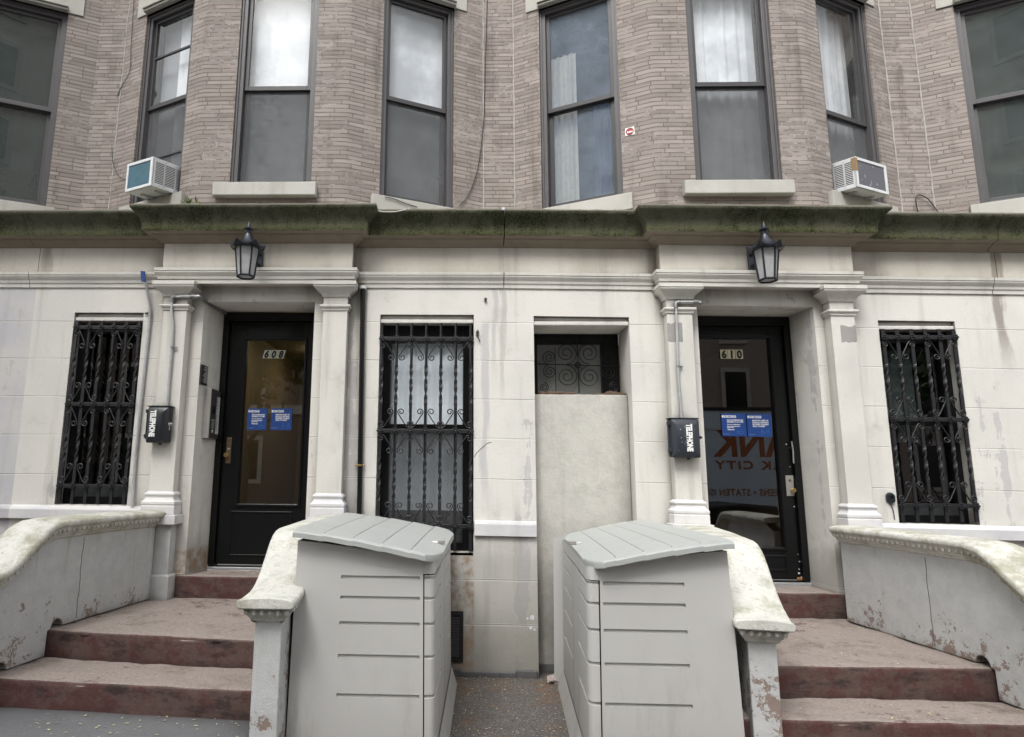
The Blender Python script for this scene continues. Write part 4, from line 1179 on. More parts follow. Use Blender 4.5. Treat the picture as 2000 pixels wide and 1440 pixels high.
# ------------------------------------------------------------------ telephone boxes
def phone_box(px0, px1, py0, py1, Yb, m, label, chips, latch_metal, txt_px):
    a, b = at(px0, py1, Yb - .10), at(px1, py0, Yb - .10)
    x0, x1, z0, z1 = a.x, b.x, a.z, b.z
    t = thing('telephone_box', ((x0 + x1) / 2, Yb, z0), label, 'telephone box', 'lockable telephone boxes on the door pilasters')
    w, h = x1 - x0, z1 - z0
    build(MB().box(x0 + .012, x1 - .004, Yb - .055, Yb, z0 + .006, z1 - .008), 'case', m, t, bevel=.012)
    # cover: chamfered dish
    yb, yf = Yb - .058, Yb - .108
    o = [(x0 + .02, yb, z0), (x1, yb, z0), (x1, yb, z1 - .012), (x0 + .02, yb, z1 - .012)]
    m_ = [(x0 + .024, yf + .022, z0 + .004), (x1 - .004, yf + .022, z0 + .004), (x1 - .004, yf + .022, z1 - .016), (x0 + .024, yf + .022, z1 - .016)]
    i_ = [(x0 + .055, yf, z0 + .045), (x1 - .042, yf, z0 + .045), (x1 - .042, yf, z1 - .058), (x0 + .055, yf, z1 - .058)]
    mb = MB().add(o + m_ + i_, [(0, 1, 5, 4), (1, 2, 6, 5), (2, 3, 7, 6), (3, 0, 4, 7), (4, 5, 9, 8), (5, 6, 10, 9), (6, 7, 11, 10), (7, 4, 8, 11), (8, 9, 10, 11), (3, 2, 1, 0)])
    cv = build(mb, 'cover', m, t, bevel=.009, smooth=True)
    build(MB().box(x0 + .006, x1 + .004, yb - .012, Yb, z1 - .011, z1 - .002), 'rain_lip', M_BOX, t, bevel=.003)
    hb = MB().tube([(x0 + .008, yb + .004, z0 + .03), (x0 + .008, yb + .004, z1 - .04)], .0065, 8)
    for z in (z0 + .04, z1 - .06): hb.box(x0 - .002, x0 + .032, yb - .012, yb + .016, z, z + .028)
    build(hb, 'hinge', m, t, bevel=.003)
    lm = M_STEEL if latch_metal else M_BOX
    zc = z0 + h * .50
    lb = MB().box(x1 - .012, x1 + .010, yb - .020, yb + .02, zc - .010, zc + .012).lathe([(.007, -.012), (.009, 0), (.007, .012)], (x1 + .010, yb - .006, zc + .002), 10, axis=(1, 0, 0))
    if latch_metal: lb.tube([(x1 + .006, yb - .016, zc), (x1 + .006, yb - .016, zc - .048)], .004, 6)
    build(lb, 'latch', lm, t, bevel=.002)
    build(MB().box(x0 + w * .6, x0 + w * .68, yb, yb + .02, z0 - .012, z0 + .004), 'drain_plug', M_BOX, t)
    # lettering turned a quarter, reading downwards
    c = at(*txt_px, yf); L = .205
    tm = text_mesh('TELEPHONE', .058, (c.x - .020, yf - .0015, c.z), (0, 0, -1), (1, 0, 0), 'CENTER', .0035, 0, .56)
    zs_ = [v.z for v in tm.v]; k_ = L / (max(zs_) - min(zs_))
    mid = (max(zs_) + min(zs_)) / 2
    for v in tm.v: v.z = c.z + (v.z - mid) * k_
    build(tm, 'lettering', M_WTXT, t, fix=False)
    if chips:
        mb = MB()
        for q in range(18):
            mb.ball((random.uniform(x0 + .06, x1 - .045), yf - .0005, random.uniform(z0 + .05, z1 - .07)), random.uniform(.001, .003), .0008, random.uniform(.001, .004), 5, 3)
        build(mb, 'chipped_paint', M_WPLAST, t, kind='stuff')
    return t
phone_box(276, 330, 791, 865, -.10, M_BOX, 'black telephone box with metal latch on the pilaster left of door 608', False, True, (298, 827))
phone_box(1310, 1367, 815, 894, -.10, M_BOX2, 'faded grey blue telephone box on the pilaster left of door 610', True, False, (1347, 855))

# ------------------------------------------------------------------ conduits, pipes, cables
def smooth_path(pts, k=6):
    pts = [Vector(p) for p in pts]; out = []
    n = len(pts)
    for i in range(n - 1):
        p0, p1, p2, p3 = pts[max(0, i - 1)], pts[i], pts[i + 1], pts[min(n - 1, i + 2)]
        for q in range(k):
            f = q / k
            out.append(.5 * ((2 * p1) + (p2 - p0) * f + (2 * p0 - 5 * p1 + 4 * p2 - p3) * f * f + (3 * p1 - p0 - 3 * p2 + p3) * f ** 3))
    out.append(pts[-1]); return out
Yc = -.122
t = thing('conduit', at(327, 790, Yc), 'grey metal conduit rising from the telephone box and turning into door 608', 'conduit')
pts = smooth_path([at(326.5, 792, Yc), at(330, 745, Yc), at(334.5, 690, Yc), at(337.5, 640, Yc), at(335, 612, Yc), at(336, 588, Yc)])
build(MB().tube(pts, .0105, 10), 'riser', M_GALV, t, smooth=True)
e1 = at(338, 580, Yc); e2 = at(380, 579, Yc)
build(MB().tube([e1, e2], .0105, 10), 'cross_run', M_GALV, t, smooth=True)
build(MB().tube([at(336, 590, Yc), at(336.5, 582, Yc), at(344, 580, Yc)], .016, 10), 'elbow', M_DGALV, t, smooth=True)
e3 = at(441, 613, .33)
build(MB().tube([at(374, 579, Yc), at(388, 580, Yc - .01), at(394, 585, Yc + .03)], .017, 10), 'elbow', M_DGALV, t, smooth=True)
build(MB().tube([at(390, 582, Yc + .02), e3], .0105, 10), 'return_run', M_DGALV, t, smooth=True)
build(MB().ball(at(385.5, 579, Yc - .016), .026, .010, .013, 12, 6), 'cover_plate', M_GALV, t, smooth=True)
def clamp(px, py, Yq, par, r=.014, tab=1, m=None):
    p = at(px, py, Yq)
    build(MB().lathe([(r, -.007), (r, .007)], p, 10).box(p.x, p.x + tab * (r + .022), Yq + r * .4, Yq + r * .4 + .004, p.z - .007, p.z + .007).ball((p.x + tab * (r + .014), Yq + r * .4 - .003, p.z), .005, .004, .005, 6, 4), 'clamp', m or M_DGALV, par, bevel=.001)
clamp(336.5, 679, Yc, t)
t = thing('conduit', at(1330, 812, Yc), 'grey metal conduit rising from the telephone box left of door 610', 'conduit')
pts = smooth_path([at(1331.5, 816, Yc), at(1329, 780, Yc), at(1325, 735, Yc), at(1323, 670, Yc), at(1320.5, 600, Yc)])
build(MB().tube(pts, .0105, 10), 'riser', M_GALV, t, smooth=True)
build(MB().tube([at(1322, 590, Yc), at(1358, 590, Yc)], .0105, 10), 'cross_run', M_GALV, t, smooth=True)
build(MB().tube([at(1320, 602, Yc), at(1320, 592, Yc), at(1328, 590, Yc)], .016, 10), 'elbow', M_DGALV, t, smooth=True)
build(MB().tube([at(1354, 590, Yc), at(1366, 591, Yc)], .018, 10).ball(at(1368, 592, Yc - .01), .015, .014, .015, 8, 6), 'end_fitting', M_DGALV, t, smooth=True)
clamp(1325, 716, Yc, t)

Yp = -.02
t = thing('pole', at(258, 992, Yp), 'thin grey pole with bent neck and blue end, left of the telephone box at 608', 'pole')
pts = smooth_path([at(258, 990, -.04), at(264, 905, Yp), at(276, 780, Yp), at(290, 650, Yp), at(293, 607, -.03), at(290, 582, -.045), at(284.5, 552, -.075)], 6)
build(MB().tube(pts, .0115, 10), 'shaft', M_GALV, t, smooth=True)
p = at(281, 540, -.078)
build(MB().obox(p + Vector((-.014, -.012, -.047)), (.036, 0, -.004), (0, .016, 0), (-.014, 0, .092)), 'blue_end', M_BLUEC, t, bevel=.002)
p = at(283, 529.5, Yp - .01)
clamp(290, 612, Yp, t, .013, -1, M_CORD)

Yv = -.035
t = thing('vent_pipe', at(701, 1012, Yv), 'slim black vent pipe with white cap beside the right pilaster of door 608', 'pipe')
build(MB().tube([at(701.5, 1014, Yv), at(709, 566, Yv)], .0195, 14), 'pipe', M_BLACK, t, smooth=True)
p = at(709, 563, Yv)
build(MB().lathe([(.028, -.008), (.029, .0), (.028, .014), (.024, .017), (.001, .017)], p, 18), 'cap', M_WPLAST, t, smooth=True)
p = at(703, 909, Yv)
build(MB().lathe([(.022, -.007), (.022, .007)], p, 14).box(p.x - .045, p.x + .04, Yv + .008, Yv + .013, p.z - .006, p.z + .006).ball((p.x + .03, Yv + .004, p.z), .006, .005, .006, 6, 4), 'clamp', M_BRASS, t, bevel=.001)

def cable(name, pts, r, m, label, k=8):
    mb = MB().tube(smooth_path(pts, k), r, 6)
    return build(mb, name, m, None, smooth=True, loc=tuple(pts[0]), label=label, cat='cable', group='loose cables on the brick front')
def pl(seg, d=.012):
    t_ = Vector((*(seg[1] - seg[0]).normalized(), 0)); n = Vector((t_.y, -t_.x, 0)); return Vector((*seg[0], 0)) + n * d, n
P4 = pl(path_l.seg[3]); P5 = pl(path_l.seg[4]); P1_ = pl(path_l.seg[1])
cable('cable', [at_plane(952, -6, *P5), at_plane(948, 120, *P5), at_plane(945, 230, *P5), at_plane(935, 320, *P4), at_plane(918, 375, *P4), at_plane(898, 402, *P4)], .004, M_CORD, 'long dark cable curving down the brick between the two bays')
cable('cable', [at_plane(262, -6, *P1_), at_plane(256, 90, *P1_), at_plane(253, 140, *P1_), at_plane(232, 180, *P1_), at_plane(222, 230, *P1_), at_plane(219, 300, *P1_), at_plane(228, 338, *P1_), at_plane(246, 352, *P1_)], .003, M_CORD, 'thin wavy cable running down to the air conditioner over door 608')
cable('cable', [at(700, 397, -.16), at(722, 400, -.20), at(738, 412, -.225), at(768, 414, -.225), at(790, 410, -.21), at(800, 406, -.18)], .004, M_WCORD, 'white cable looped over the mossy cornice')
W4n = Vector((W4['b'] - W4['a']).to_3d().normalized()); W4nn = Vector((W4n.y, -W4n.x, 0)); W4p = Vector((*W4['a'], 0)) + W4nn * .055
cable('cable', [at_plane(752, 385, W4p, W4nn), at_plane(768, 388, W4p, W4nn), at_plane(790, 397, W4p, W4nn), at_plane(815, 405, W4p, W4nn)], .004, M_CORD, 'short black cable lying on the window sill above the cornice')
Pr5 = pl(path_r.seg[4])
Yl = .40
cable('cable', [at(1794, 418, Yl), at(1790, 400, Yl), at(1789, 386, Yl), at(1796, 381, Yl), at(1810, 387, Yl), at(1822, 400, Yl), at(1832, 415, Yl)], .0045, M_CORD, 'stiff dark cable loop standing above the cornice at the right')
p = at(983, 408, -.215)
build(MB().box(p.x - .012, p.x + .012, p.y - .005, p.y + .012, p.z - .010, p.z + .010), 'cable_clip', M_WPLAST, None, bevel=.003, loc=tuple(p), label='tiny pale clip on the cornice edge over the party line', cat='clip')

# small fixings on the wall
t = build(MB().tube(smooth_path([at(933, 644, -.012), at(935, 650, -.03), at(932, 655, -.03), at(935, 662, -.02), at(938, 668, -.008)]), .004, 6).box(at(932, 650, 0).x - .008, at(932, 650, 0).x + .010, -.012, .002, at(932, 652, 0).z - .02, at(932, 652, 0).z + .02),
          'wall_hook', M_CORD, None, loc=tuple(at(933, 650, 0)), label='small dark hook with a cable stub right of the curtained window', cat='hook')
p = at(948, 586, 0)
build(MB().box(p.x - .008, p.x + .008, -.02, .001, p.z - .012, p.z + .012).tube([(p.x - .002, -.018, p.z + .006), (p.x + .012, -.024, p.z + .002)], .004, 6), 'wall_stub', M_CORD, None, loc=tuple(p), label='tiny black stub fixed high in the stone under the string course', cat='fixing')
p = at(1738, 973, -.0)
t = thing('doorbell', p, 'round black doorbell camera on the wall left of the right hand grille', 'doorbell')
build(MB().lathe([(.030, 0), (.031, .012), (.026, .022), (.010, .026), (.001, .026)], p, 20, axis=(0, -1, 0), fx=lambda i, a: (1.0 + .35 * abs(math.sin(a)), 0)), 'case', M_BOX, t, smooth=True)
build(MB().lathe([(.012, 0), (.012, .005), (.001, .005)], p + Vector((0, -.026, .012)), 14, axis=(0, -1, 0)), 'lens', M_BLACK, t, smooth=True)
build(MB().tube(smooth_path([p + Vector((-.005, -.006, -.035)), p + Vector((.012, -.005, -.09)), p + Vector((.016, -.005, -.16))]), .003, 6), 'wire', M_CORD, t, smooth=True)
# vent grate low beside the bins
a, b = at(874, 1292, -.004), at(905, 1194, -.004); x0 = b.x - .30
t = thing('vent_grate', ((x0 + b.x) / 2, 0, a.z), 'black louvred vent grate low on the wall behind the left bin', 'vent')
build(MB().ring((x0, -.016, a.z), (1, 0, 0), (0, 0, 1), b.x - x0, b.z - a.z, .028, (0, .02, 0)), 'frame', M_VENT, t, bevel=.002)
mb = MB()
for i in range(26):
    z = a.z + .034 + i * (b.z - a.z - .07) / 25
    mb.obox((x0 + .028, -.010, z), (b.x - x0 - .056, 0, 0), (0, .008, .006), (0, -.001, .002))
build(mb, 'louvres', simple('louvre_grey', (.06, .06, .062), .5, n=.5, bsc=30), t)
build(MB().quad((x0 + .02, -.001, a.z + .02), (b.x - .02, -.001, a.z + .02), (b.x - .02, -.001, b.z - .02), (x0 + .02, -.001, b.z - .02)), 'backing', M_DARKROOM, t, fix=False)
mb = MB()
for px_, py_, rr in ((1040, 1206, .020), (1037, 1226, .016), (1030, 1208, .010), (1044, 1230, .009)):
    c_ = at(px_, py_, -.0012); k_ = 14
    mb.add([(c_.x + rr * random.uniform(.6, 1.15) * math.cos(6.283 * i / k_), -.0012, c_.z + rr * random.uniform(.6, 1.15) * math.sin(6.283 * i / k_)) for i in range(k_)], [tuple(range(k_))])
build(mb, 'paint_splash', M_WPLAST, house_r, kind='stuff', fix=False)
mb = MB().tube([at(px_, py_, -.0005) for px_, py_ in ((926, 893), (931, 885), (938, 878), (944, 873), (951, 866), (960, 864))], .0022, 5)
build(mb, 'hairline_crack', M_CORD, house_l)
# red sticker on the brick
sg5 = path_r.seg[1]; P, n = pl(sg5, .004); c = at_plane(1230, 257, P, n)
tt = Vector((-n.y, n.x, 0)); 
if tt.x < 0: tt = -tt
U = Vector((0, 0, 1))
t = thing('sticker', c, 'small round red and white sticker on the brick right of the curtained bay window', 'sticker')
build(MB().quad(c - tt * .040 - U * .034, c + tt * .040 - U * .034, c + tt * .038 + U * .038, c - tt * .036 + U * .036), 'backing', M_WTXT, t, fix=False)
def disc(c, r, d, n=20): 
    return MB().add([c + n_ * 0 + tt * (r * math.cos(2 * math.pi * i / n)) + U * (r * math.sin(2 * math.pi * i / n)) + d for i in range(n)], [tuple(range(n))])
n_ = Vector((0, 0, 0))
build(disc(c, .033, n * .001), 'ring', M_BTXT, t, fix=False)
build(disc(c, .029, n * .002), 'disc', M_RED, t, fix=False)
mb = MB()
for x, w in ((-.022, .012), (-.006, .016), (.014, .010)): mb.quad(c + tt * x - U * .012 + n * .003, c + tt * (x + w) - U * .012 + n * .003, c + tt * (x + w) + U * .002 + n * .003, c + tt * x + U * .002 + n * .003)
build(mb, 'lettering', M_WTXT, t, fix=False)

# weed on the ledge
p = at(372, 398, -.12)
mb = MB()
for i in range(26):
    a = random.uniform(0, 6.28); L = random.uniform(.03, .075); d = Vector((math.cos(a), math.sin(a) * .5, random.uniform(.3, 1.1))).normalized()
    s_ = d.cross(Vector((0, 0, 1))).normalized() * .008; b0 = p + Vector((random.uniform(-.05, .06), 0, 0))
    mb.add([b0, b0 + d * L * .6 + s_, b0 + d * L, b0 + d * L * .6 - s_], [(0, 1, 2, 3)])
build(mb, 'weed', M_WEED, None, loc=tuple(p), fix=False, label='small green weed sprouting on the cornice near the left air conditioner', cat='weed')

# ------------------------------------------------------------------ air conditioners
def air_con(h, s_c, wid, hgt, z0, dep, label, left_louvre, coil, tape):
    t_ = Vector((*(h['b'] - h['a']).normalized(), 0)); n = Vector((t_.y, -t_.x, 0)); U = Vector((0, 0, 1))
    sg = h['seg']; base = Vector((*on(sg, s_c), z0))
    th = thing('air_conditioner', base, label, 'air conditioner', 'window air conditioners on the upper bay')
    n = (n - U * .12)
    o = base - t_ * wid / 2 - n * .10
    D = n * (dep + .10)
    e = .014
    # shell: top, bottom, back ring front
    build(MB().obox(o, t_ * wid, D, U * e), 'bottom_panel', M_WPLAST, th, bevel=.003)
    build(MB().obox(o + U * (hgt - e), t_ * wid, D, U * e), 'top_panel', M_WPLAST, th, bevel=.003)
    fr = MB().ring(o + D - n * .02, t_, U, wid, hgt, .026, n * .022, wl=.022, wr=.030)
    build(fr, 'rear_frame', M_WPLAST, th, bevel=.003)
    build(MB().obox(o + D - n * .012 + t_ * .015 + U * .015, t_ * (wid - .03), n * .008, U * (hgt - .03)), 'coil', coil, th)
    for side in (0, 1):
        so = o + t_ * (0 if side == 0 else wid - .006)
        ld = n
        mb = MB()
        q0 = so + U * e
        # louvred side: posts and slats
        L = dep + .07; H = hgt - 2 * e
        for f in (0, .36, .70, 1.0):
            ww = .030 if f == 1.0 else .012
            mb.obox(q0 + ld * (L * f), t_ * .006, ld * ww, U * H)
        mb.obox(q0, t_ * .006, ld * L, U * .022); mb.obox(q0 + U * (H - .014), t_ * .006, ld * L, U * .014)
        for i in range(13):
            z = .022 + (H - .036) * (i + .5) / 13
            mb.obox(q0 + U * z, t_ * .006, ld * L, U * .0060)
        build(mb, 'louvre_side', M_WPLAST, th)
        build(MB().obox(so + t_ * (.006 if side == 0 else -.004) + U * e, t_ * .004, ld * L, U * H), 'louvre_backing', M_LOUVRE, th)
    if tape:
        build(MB().obox(o + D - n * .035 - t_ * .002 + U * (hgt * .55), t_ * .018, n * .042, U * (hgt * .40 + .003)), 'packing_tape', simple('brown_tape', (.30, .20, .10), .6), th)
    for f in (-.3, .25): build(MB().obox(base + t_ * wid * f - n * .02 - U * .012, t_ * .03, n * (dep * .7), U * .012), 'bracket', M_GALV, th)
    return th
air_con(W2, .716, .315, .255, 3.875, .262, 'white air conditioner with blue coil in the bay window above door 608', False, M_COILB, False)
air_con(W7, .432, .39, .262, 3.872, .185, 'white air conditioner with grey coil and brown tape above door 610', True, M_COIL, True)

# ------------------------------------------------------------------ lanterns
def lantern(px, py_tip, py_bot, Yl, Yw, plate_px, label, twist):
    top, bot = at(px + 6 * (1 if px < 1000 else -1), py_tip, Yl), at(px, py_bot, Yl)
    cx = at(px, (py_tip + py_bot) / 2 + 15, Yl).x
    z0 = at(px, py_bot - 8, Yl).z; H = top.z - z0
    t = thing('wall_lantern', (cx, Yl, z0), label, 'wall lantern', 'black pagoda lanterns over the two doors')
    ph = rad(30 + twist)
    c = Vector((cx, Yl, z0))
    hb = H * .51; ht = hb + .012
    rb, rt = .062, .090
    # hexagonal glass body with frame bars
    mb = MB(); gl = MB()
    def hx(r, z, q): a = ph + q * math.pi / 3; return c + Vector((r * math.cos(a), r * math.sin(a), z))
    for q in range(6):
        mb.tube([hx(rb, .0, q), hx(rt, hb, q)], .0075, 5)
        gl.quad(hx(rb * .97, .008, q), hx(rb * .97, .008, q + 1), hx(rt * .97, hb, q + 1), hx(rt * .97, hb, q))
        mb.tube([hx(rb + .002, .002, q), hx(rb + .002, .002, q + 1)], .009, 5)
        mb.tube([hx(rt, hb, q), hx(rt, hb, q + 1)], .008, 5)
    fr = build(mb, 'cage', M_LAMP, t, smooth=True)
    build(gl, 'glass', M_LGLASS, t, fix=False)
    build(MB().add([hx(rb * .95, .004, q) for q in range(6)], [tuple(range(6))]), 'bottom_glass', M_LGLASS, t, fix=False)
    # pagoda roof, six scalloped ribs
    prof = [(.024, H * .775), (.029, H * .740), (.040, H * .690), (.056, H * .640), (.080, H * .590), (.110, H * .556), (.142, H * .540)]
    def scal(i, a):
        f = i / (len(prof) - 1)
        w = abs(math.sin((a - ph) * 3))
        return (1.0 - .15 * f * f * w, -.012 * f * f * w + .030 * f ** 3 * (1 - w) ** 2)
    n = 48
    full = [(.001, H * .78)] + prof + [(.138, H * .520), (.098, H * .50), (.001, H * .50)]
    build(MB().lathe(full, c, n, fx=lambda i, a: scal(min(max(i - 1, 0), len(prof) - 1), a) if i < len(prof) + 2 else (1, 0)), 'roof', M_LAMP, t, smooth=True)
    build(MB().lathe([(.024, H * .765), (.028, H * .772), (.028, H * .785), (.020, H * .792), (.021, H * .825), (.026, H * .835), (.038, H * .842), (.039, H * .850), (.027, H * .862), (.016, H * .90), (.007, H * .95), (.001, H * 1.0)], c, 18), 'finial', M_LAMP, t, smooth=True)
    build(MB().lathe([(.016, .03), (.020, .06), (.020, .13), (.012, .16)], c, 10), 'bulb', simple('milky_bulb', (.5, .5, .47), .5), t, smooth=True)
    # bracket and wall plate
    pw = at(plate_px, (py_tip + py_bot) / 2 + 8, Yw)
    zp = z0 + H * .45
    build(MB().box(pw.x - .030, pw.x + .030, Yw - .022, Yw, zp - .105, zp + .105), 'wall_plate', M_LAMP, t, bevel=.008)
    pts = [Vector((pw.x, Yw - .015, zp + .075)), Vector((pw.x, (Yw + Yl) / 2, zp + .090)), Vector((cx, Yl + .10, z0 + H * .63)), Vector((cx, Yl + .03, z0 + H * .74))]
    build(MB().tube(smooth_path(pts), .016, 8), 'arm', M_LAMP, t, smooth=True)
    build(MB().tube(smooth_path([Vector((pw.x, Yw - .015, zp - .02)), Vector((pw.x, (Yw + Yl) / 2 + .02, zp - .01)), Vector((cx, Yl + .09, z0 + H * .45))]), .012, 8), 'stay', M_LAMP, t, smooth=True)
lantern(482, 432, 549, -.40, -.115, 508, 'black lantern hanging over door 608', -18)
lantern(1497, 432, 556, -.37, -.115, 1466, 'black lantern hanging over door 610', 20)

M_JOINT = simple('old_joint', (.15, .14, .12), .9, n=.5, bsc=20)
# ------------------------------------------------------------------ stoops
SPROF = [(0, 0), (.06, -.006), (.12, -.024), (.17, -.052), (.22, -.092), (.27, -.136), (.32, -.175), (.37, -.210), (.42, -.238), (.47, -.256), (.52, -.266), (.60, -.272), (.75, -.274)]
def cheek(par, A, ang, zc, d1, Dend, zland, z2, nose1, nose2, sc_=1.0, half=.065, cope=.145, notch=True, zbot=.05):
    # a straight cheek wall: A start (x,y) on centre line, ang outward flare, zc top of coping at the house
    dirv = Vector((math.sin(ang), -math.cos(ang), 0)); lat = Vector((math.cos(ang), math.sin(ang), 0))
    A = Vector((A[0], A[1], 0)); U = Vector((0, 0, 1))
    st = [(0, 0), (d1 * .5, .004)] + [(d1 + d * sc_, z * sc_) for d, z in SPROF if d1 + d * sc_ < Dend] + [(Dend, SPROF[-1][1] * sc_)]
    st = [(d, zc + z) for d, z in st]
    cop_h = .122
    # wall polygon: underside follows the steps with scooped notches
    bot = [(0, zland)]
    def arc(d, z, r=.047):
        return [(d - r - r * math.cos(rad(q)), z + r * math.sin(rad(q))) for q in range(0, 181, 20)]
    if notch:
        bot += arc(nose1 - .012, zland) + [(nose1 + .012, zland - .01), (nose1 + .016, z2)] + arc(nose2 - .012, z2) + [(nose2 + .012, z2 - .01), (nose2 + .016, zbot)]
    else:
        bot = [(0, zbot)]
    bot += [(Dend - .03, zbot)]
    top = [(d, z - cop_h + .01) for d, z in st if d < Dend - .03] + [(Dend - .03, st[-1][1] - cop_h + .01)]
    poly = bot + top[::-1]
    pts = [A + dirv * d + U * z - lat * half for d, z in poly]
    wl = build(MB().prism(pts, lat * 2 * half), 'cheek_wall', M_STOOP, par, bevel=.006)
    if notch:
        for s_ in (-1, 1):
            jm = MB().tube([A + dirv * (.78 + random.uniform(-.004, .004)) + U * (zland + .02 + (zc - cop_h - .03 - zland) * i / 14) + lat * (s_ * (half + .0005)) for i in range(15)], .0022, 5)
            build(jm, 'wall_joint', M_JOINT, wl)
    # coping slab
    sec = [(-cope + .012, -.046), (-cope, -.036), (-cope, -.016), (-cope + .010, -.004), (-cope * .6, .004), (0, .008), (cope * .6, .004), (cope - .010, -.004), (cope, -.016), (cope, -.036), (cope - .012, -.046)]
    def skin(sec, dmax, closed=True):
        mb = MB(); s2 = [q for q in st if q[0] <= dmax]
        if s2[-1][0] < dmax - 1e-4: s2.append((dmax, st[-1][1]))
        # refine
        q = [s2[0]]
        for i in range(len(s2) - 1):
            k = max(1, int((s2[i + 1][0] - s2[i][0]) / .05))
            for j in range(1, k + 1):
                f = j / k; q.append((s2[i][0] + (s2[i + 1][0] - s2[i][0]) * f, s2[i][1] + (s2[i + 1][1] - s2[i][1]) * f))
        m = len(sec)
        for i, (d, z) in enumerate(q):
            a_, b_ = q[max(0, i - 1)], q[min(len(q) - 1, i + 1)]
            tg = Vector((b_[0] - a_[0], b_[1] - a_[1])).normalized(); nn = Vector((-tg.y, tg.x))
            for l_, h_ in sec: mb.v.append(A + dirv * (d + nn.x * h_) + U * (z + nn.y * h_) + lat * l_)
        for i in range(len(q) - 1):
            for k in range(m if closed else m - 1):
                mb.f.append((i * m + k, i * m + (k + 1) % m, (i + 1) * m + (k + 1) % m, (i + 1) * m + k))
        if closed: mb.f += [tuple(range(m)), tuple((len(q) - 1) * m + k for k in range(m))[::-1]]
        return mb, q
    cmb, q = skin(sec, Dend + .055)
    cp_ = build(cmb, 'coping', M_COPE, wl, bevel=.006, smooth=True, auto=50)
    # moulding under the coping, both sides and round the end
    h1 = half
    msec = lambda s_: [(s_ * (cope - .014), -.046), (s_ * (cope - .020), -.056), (s_ * (cope - .030), -.074), (s_ * (h1 + .030), -.086), (s_ * (h1 + .028), -.094), (s_ * (h1 + .018), -.098), (s_ * (h1 + .016), -.108), (s_ * (h1 + .004), -.118), (s_ * (h1 - .01), -.120)]
    mm = MB()
    for s_ in (-1, 1):
        b, _ = skin(msec(s_), Dend - .01, closed=False); mm.add(b.v, b.f)
    ze = st[-1][1]
    fr = [A + dirv * (Dend - .02) - lat * h1, A + dirv * (Dend - .02) + lat * h1]
    prof = [(cope - h1 - .014, -.046), (cope - h1 - .020, -.056), (cope - h1 - .030, -.074), (.030, -.086), (.028, -.094), (.018, -.098), (.016, -.108), (.004, -.118), (-.01, -.120)]
    for i, (o, z) in enumerate(prof):
        for s_ in (-1, 1):
            mm.v.append(A + dirv * (Dend - .03 + o * .8) + lat * (s_ * (h1 + o)) + U * (ze + z))
    b0 = len(mm.v) - 2 * len(prof)
    for i in range(len(prof) - 1): mm.f.append((b0 + 2 * i, b0 + 2 * i + 1, b0 + 2 * i + 3, b0 + 2 * i + 2))
    build(mm, 'moulding', M_COPE, cp_, smooth=True, auto=30)
    eg = MB()
    for s_ in (-1, 1):
        d = .03
        while d < Dend - .03:
            for i in range(len(q) - 1):
                if q[i][0] <= d <= q[i + 1][0]:
                    f = (d - q[i][0]) / (q[i + 1][0] - q[i][0] + 1e-9); z = q[i][1] + (q[i + 1][1] - q[i][1]) * f
                    tg = Vector((q[i + 1][0] - q[i][0], q[i + 1][1] - q[i][1])).normalized()
            nn = Vector((-tg.y, tg.x))
            eg.ball(A + dirv * (d - nn.x * .062) + U * (z - nn.y * .062) + lat * (s_ * (cope - .026)), .012, .012, .015, 6, 4)
            d += .044
    nfr = 6
    for i in range(nfr):
        l_ = -h1 - .03 + (2 * h1 + .06) * i / (nfr - 1)
        eg.ball(A + dirv * (Dend + .022) + lat * l_ + U * (ze - .064), .013, .012, .016, 6, 4)
    build(eg, 'egg_pattern', M_COPE, cp_, smooth=True)
    return wl
stL = thing('stoop', (-1.7, -.8, .28), 'worn red stoop ending on blue slate paving, below the amber lit door 608', 'stoop')
stR = thing('stoop', (2.3, -.9, .06), 'worn red stoop with a chipped lowest step, below the door mirroring a truck', 'stoop')
clouds = bpy.data.textures.new('step_wear', 'CLOUDS'); clouds.noise_scale = .16; clouds.noise_depth = 3
def slab(par, name, poly, z0, z1):
    o = build(MB().prism([(x, y, z0) for x, y in poly], (0, 0, z1 - z0)), name, M_STEP, par, bevel=.020)
    o.modifiers['bevel'].segments = 4
    sb = o.modifiers.new('cut', 'SUBSURF'); sb.subdivision_type = 'SIMPLE'; sb.levels = sb.render_levels = 5
    dp = o.modifiers.new('wear', 'DISPLACE'); dp.texture = clouds; dp.strength = .022; dp.mid_level = .5; dp.texture_coords = 'GLOBAL'
    for p in o.data.polygons: p.use_smooth = True
    return o
slab(stL, 'step', [(-2.175, -.008), (-1.09, -.012), (-1.09, .325), (-2.175, .325)], .45, .738)
slab(stL, 'landing', [(-2.62, -1.085), (-.935, -1.275), (-.935, -.014), (-2.62, -.010)], .0, .578)
slab(stL, 'step', [(-2.66, -1.500), (-.935, -1.640), (-.935, -1.28), (-2.66, -1.09)], .0, .427)
slab(stR, 'step', [(1.85, -.010), (2.915, -.010), (2.915, .325), (1.85, .325)], .40, .688)
slab(stR, 'landing', [(1.45, -1.300), (3.16, -1.262), (3.16, -.014), (1.45, -.014)], .0, .512)
slab(stR, 'step', [(1.38, -1.640), (3.20, -1.625), (3.20, -1.266), (1.38, -1.305)], .0, .352)
slab(stR, 'step', [(1.34, -2.00), (3.26, -1.99), (3.26, -1.63), (1.34, -1.645)], .0, .192)
cheek(stL, (-2.355, -.11), rad(-8), 1.226, 1.02, 1.78, .582, .431, 1.00, 1.40, zbot=.28)
cheek(stL, (-.930, -.12), rad(1.2), 1.205, 1.14, 1.80, .582, .431, 1.14, 1.52, notch=False, cope=.135)
cheek(stR, (1.800, -.12), rad(-10.8), 1.165, 1.05, 1.66, .52, .35, 1.1, 1.5, sc_=1.18, notch=False, cope=.135)
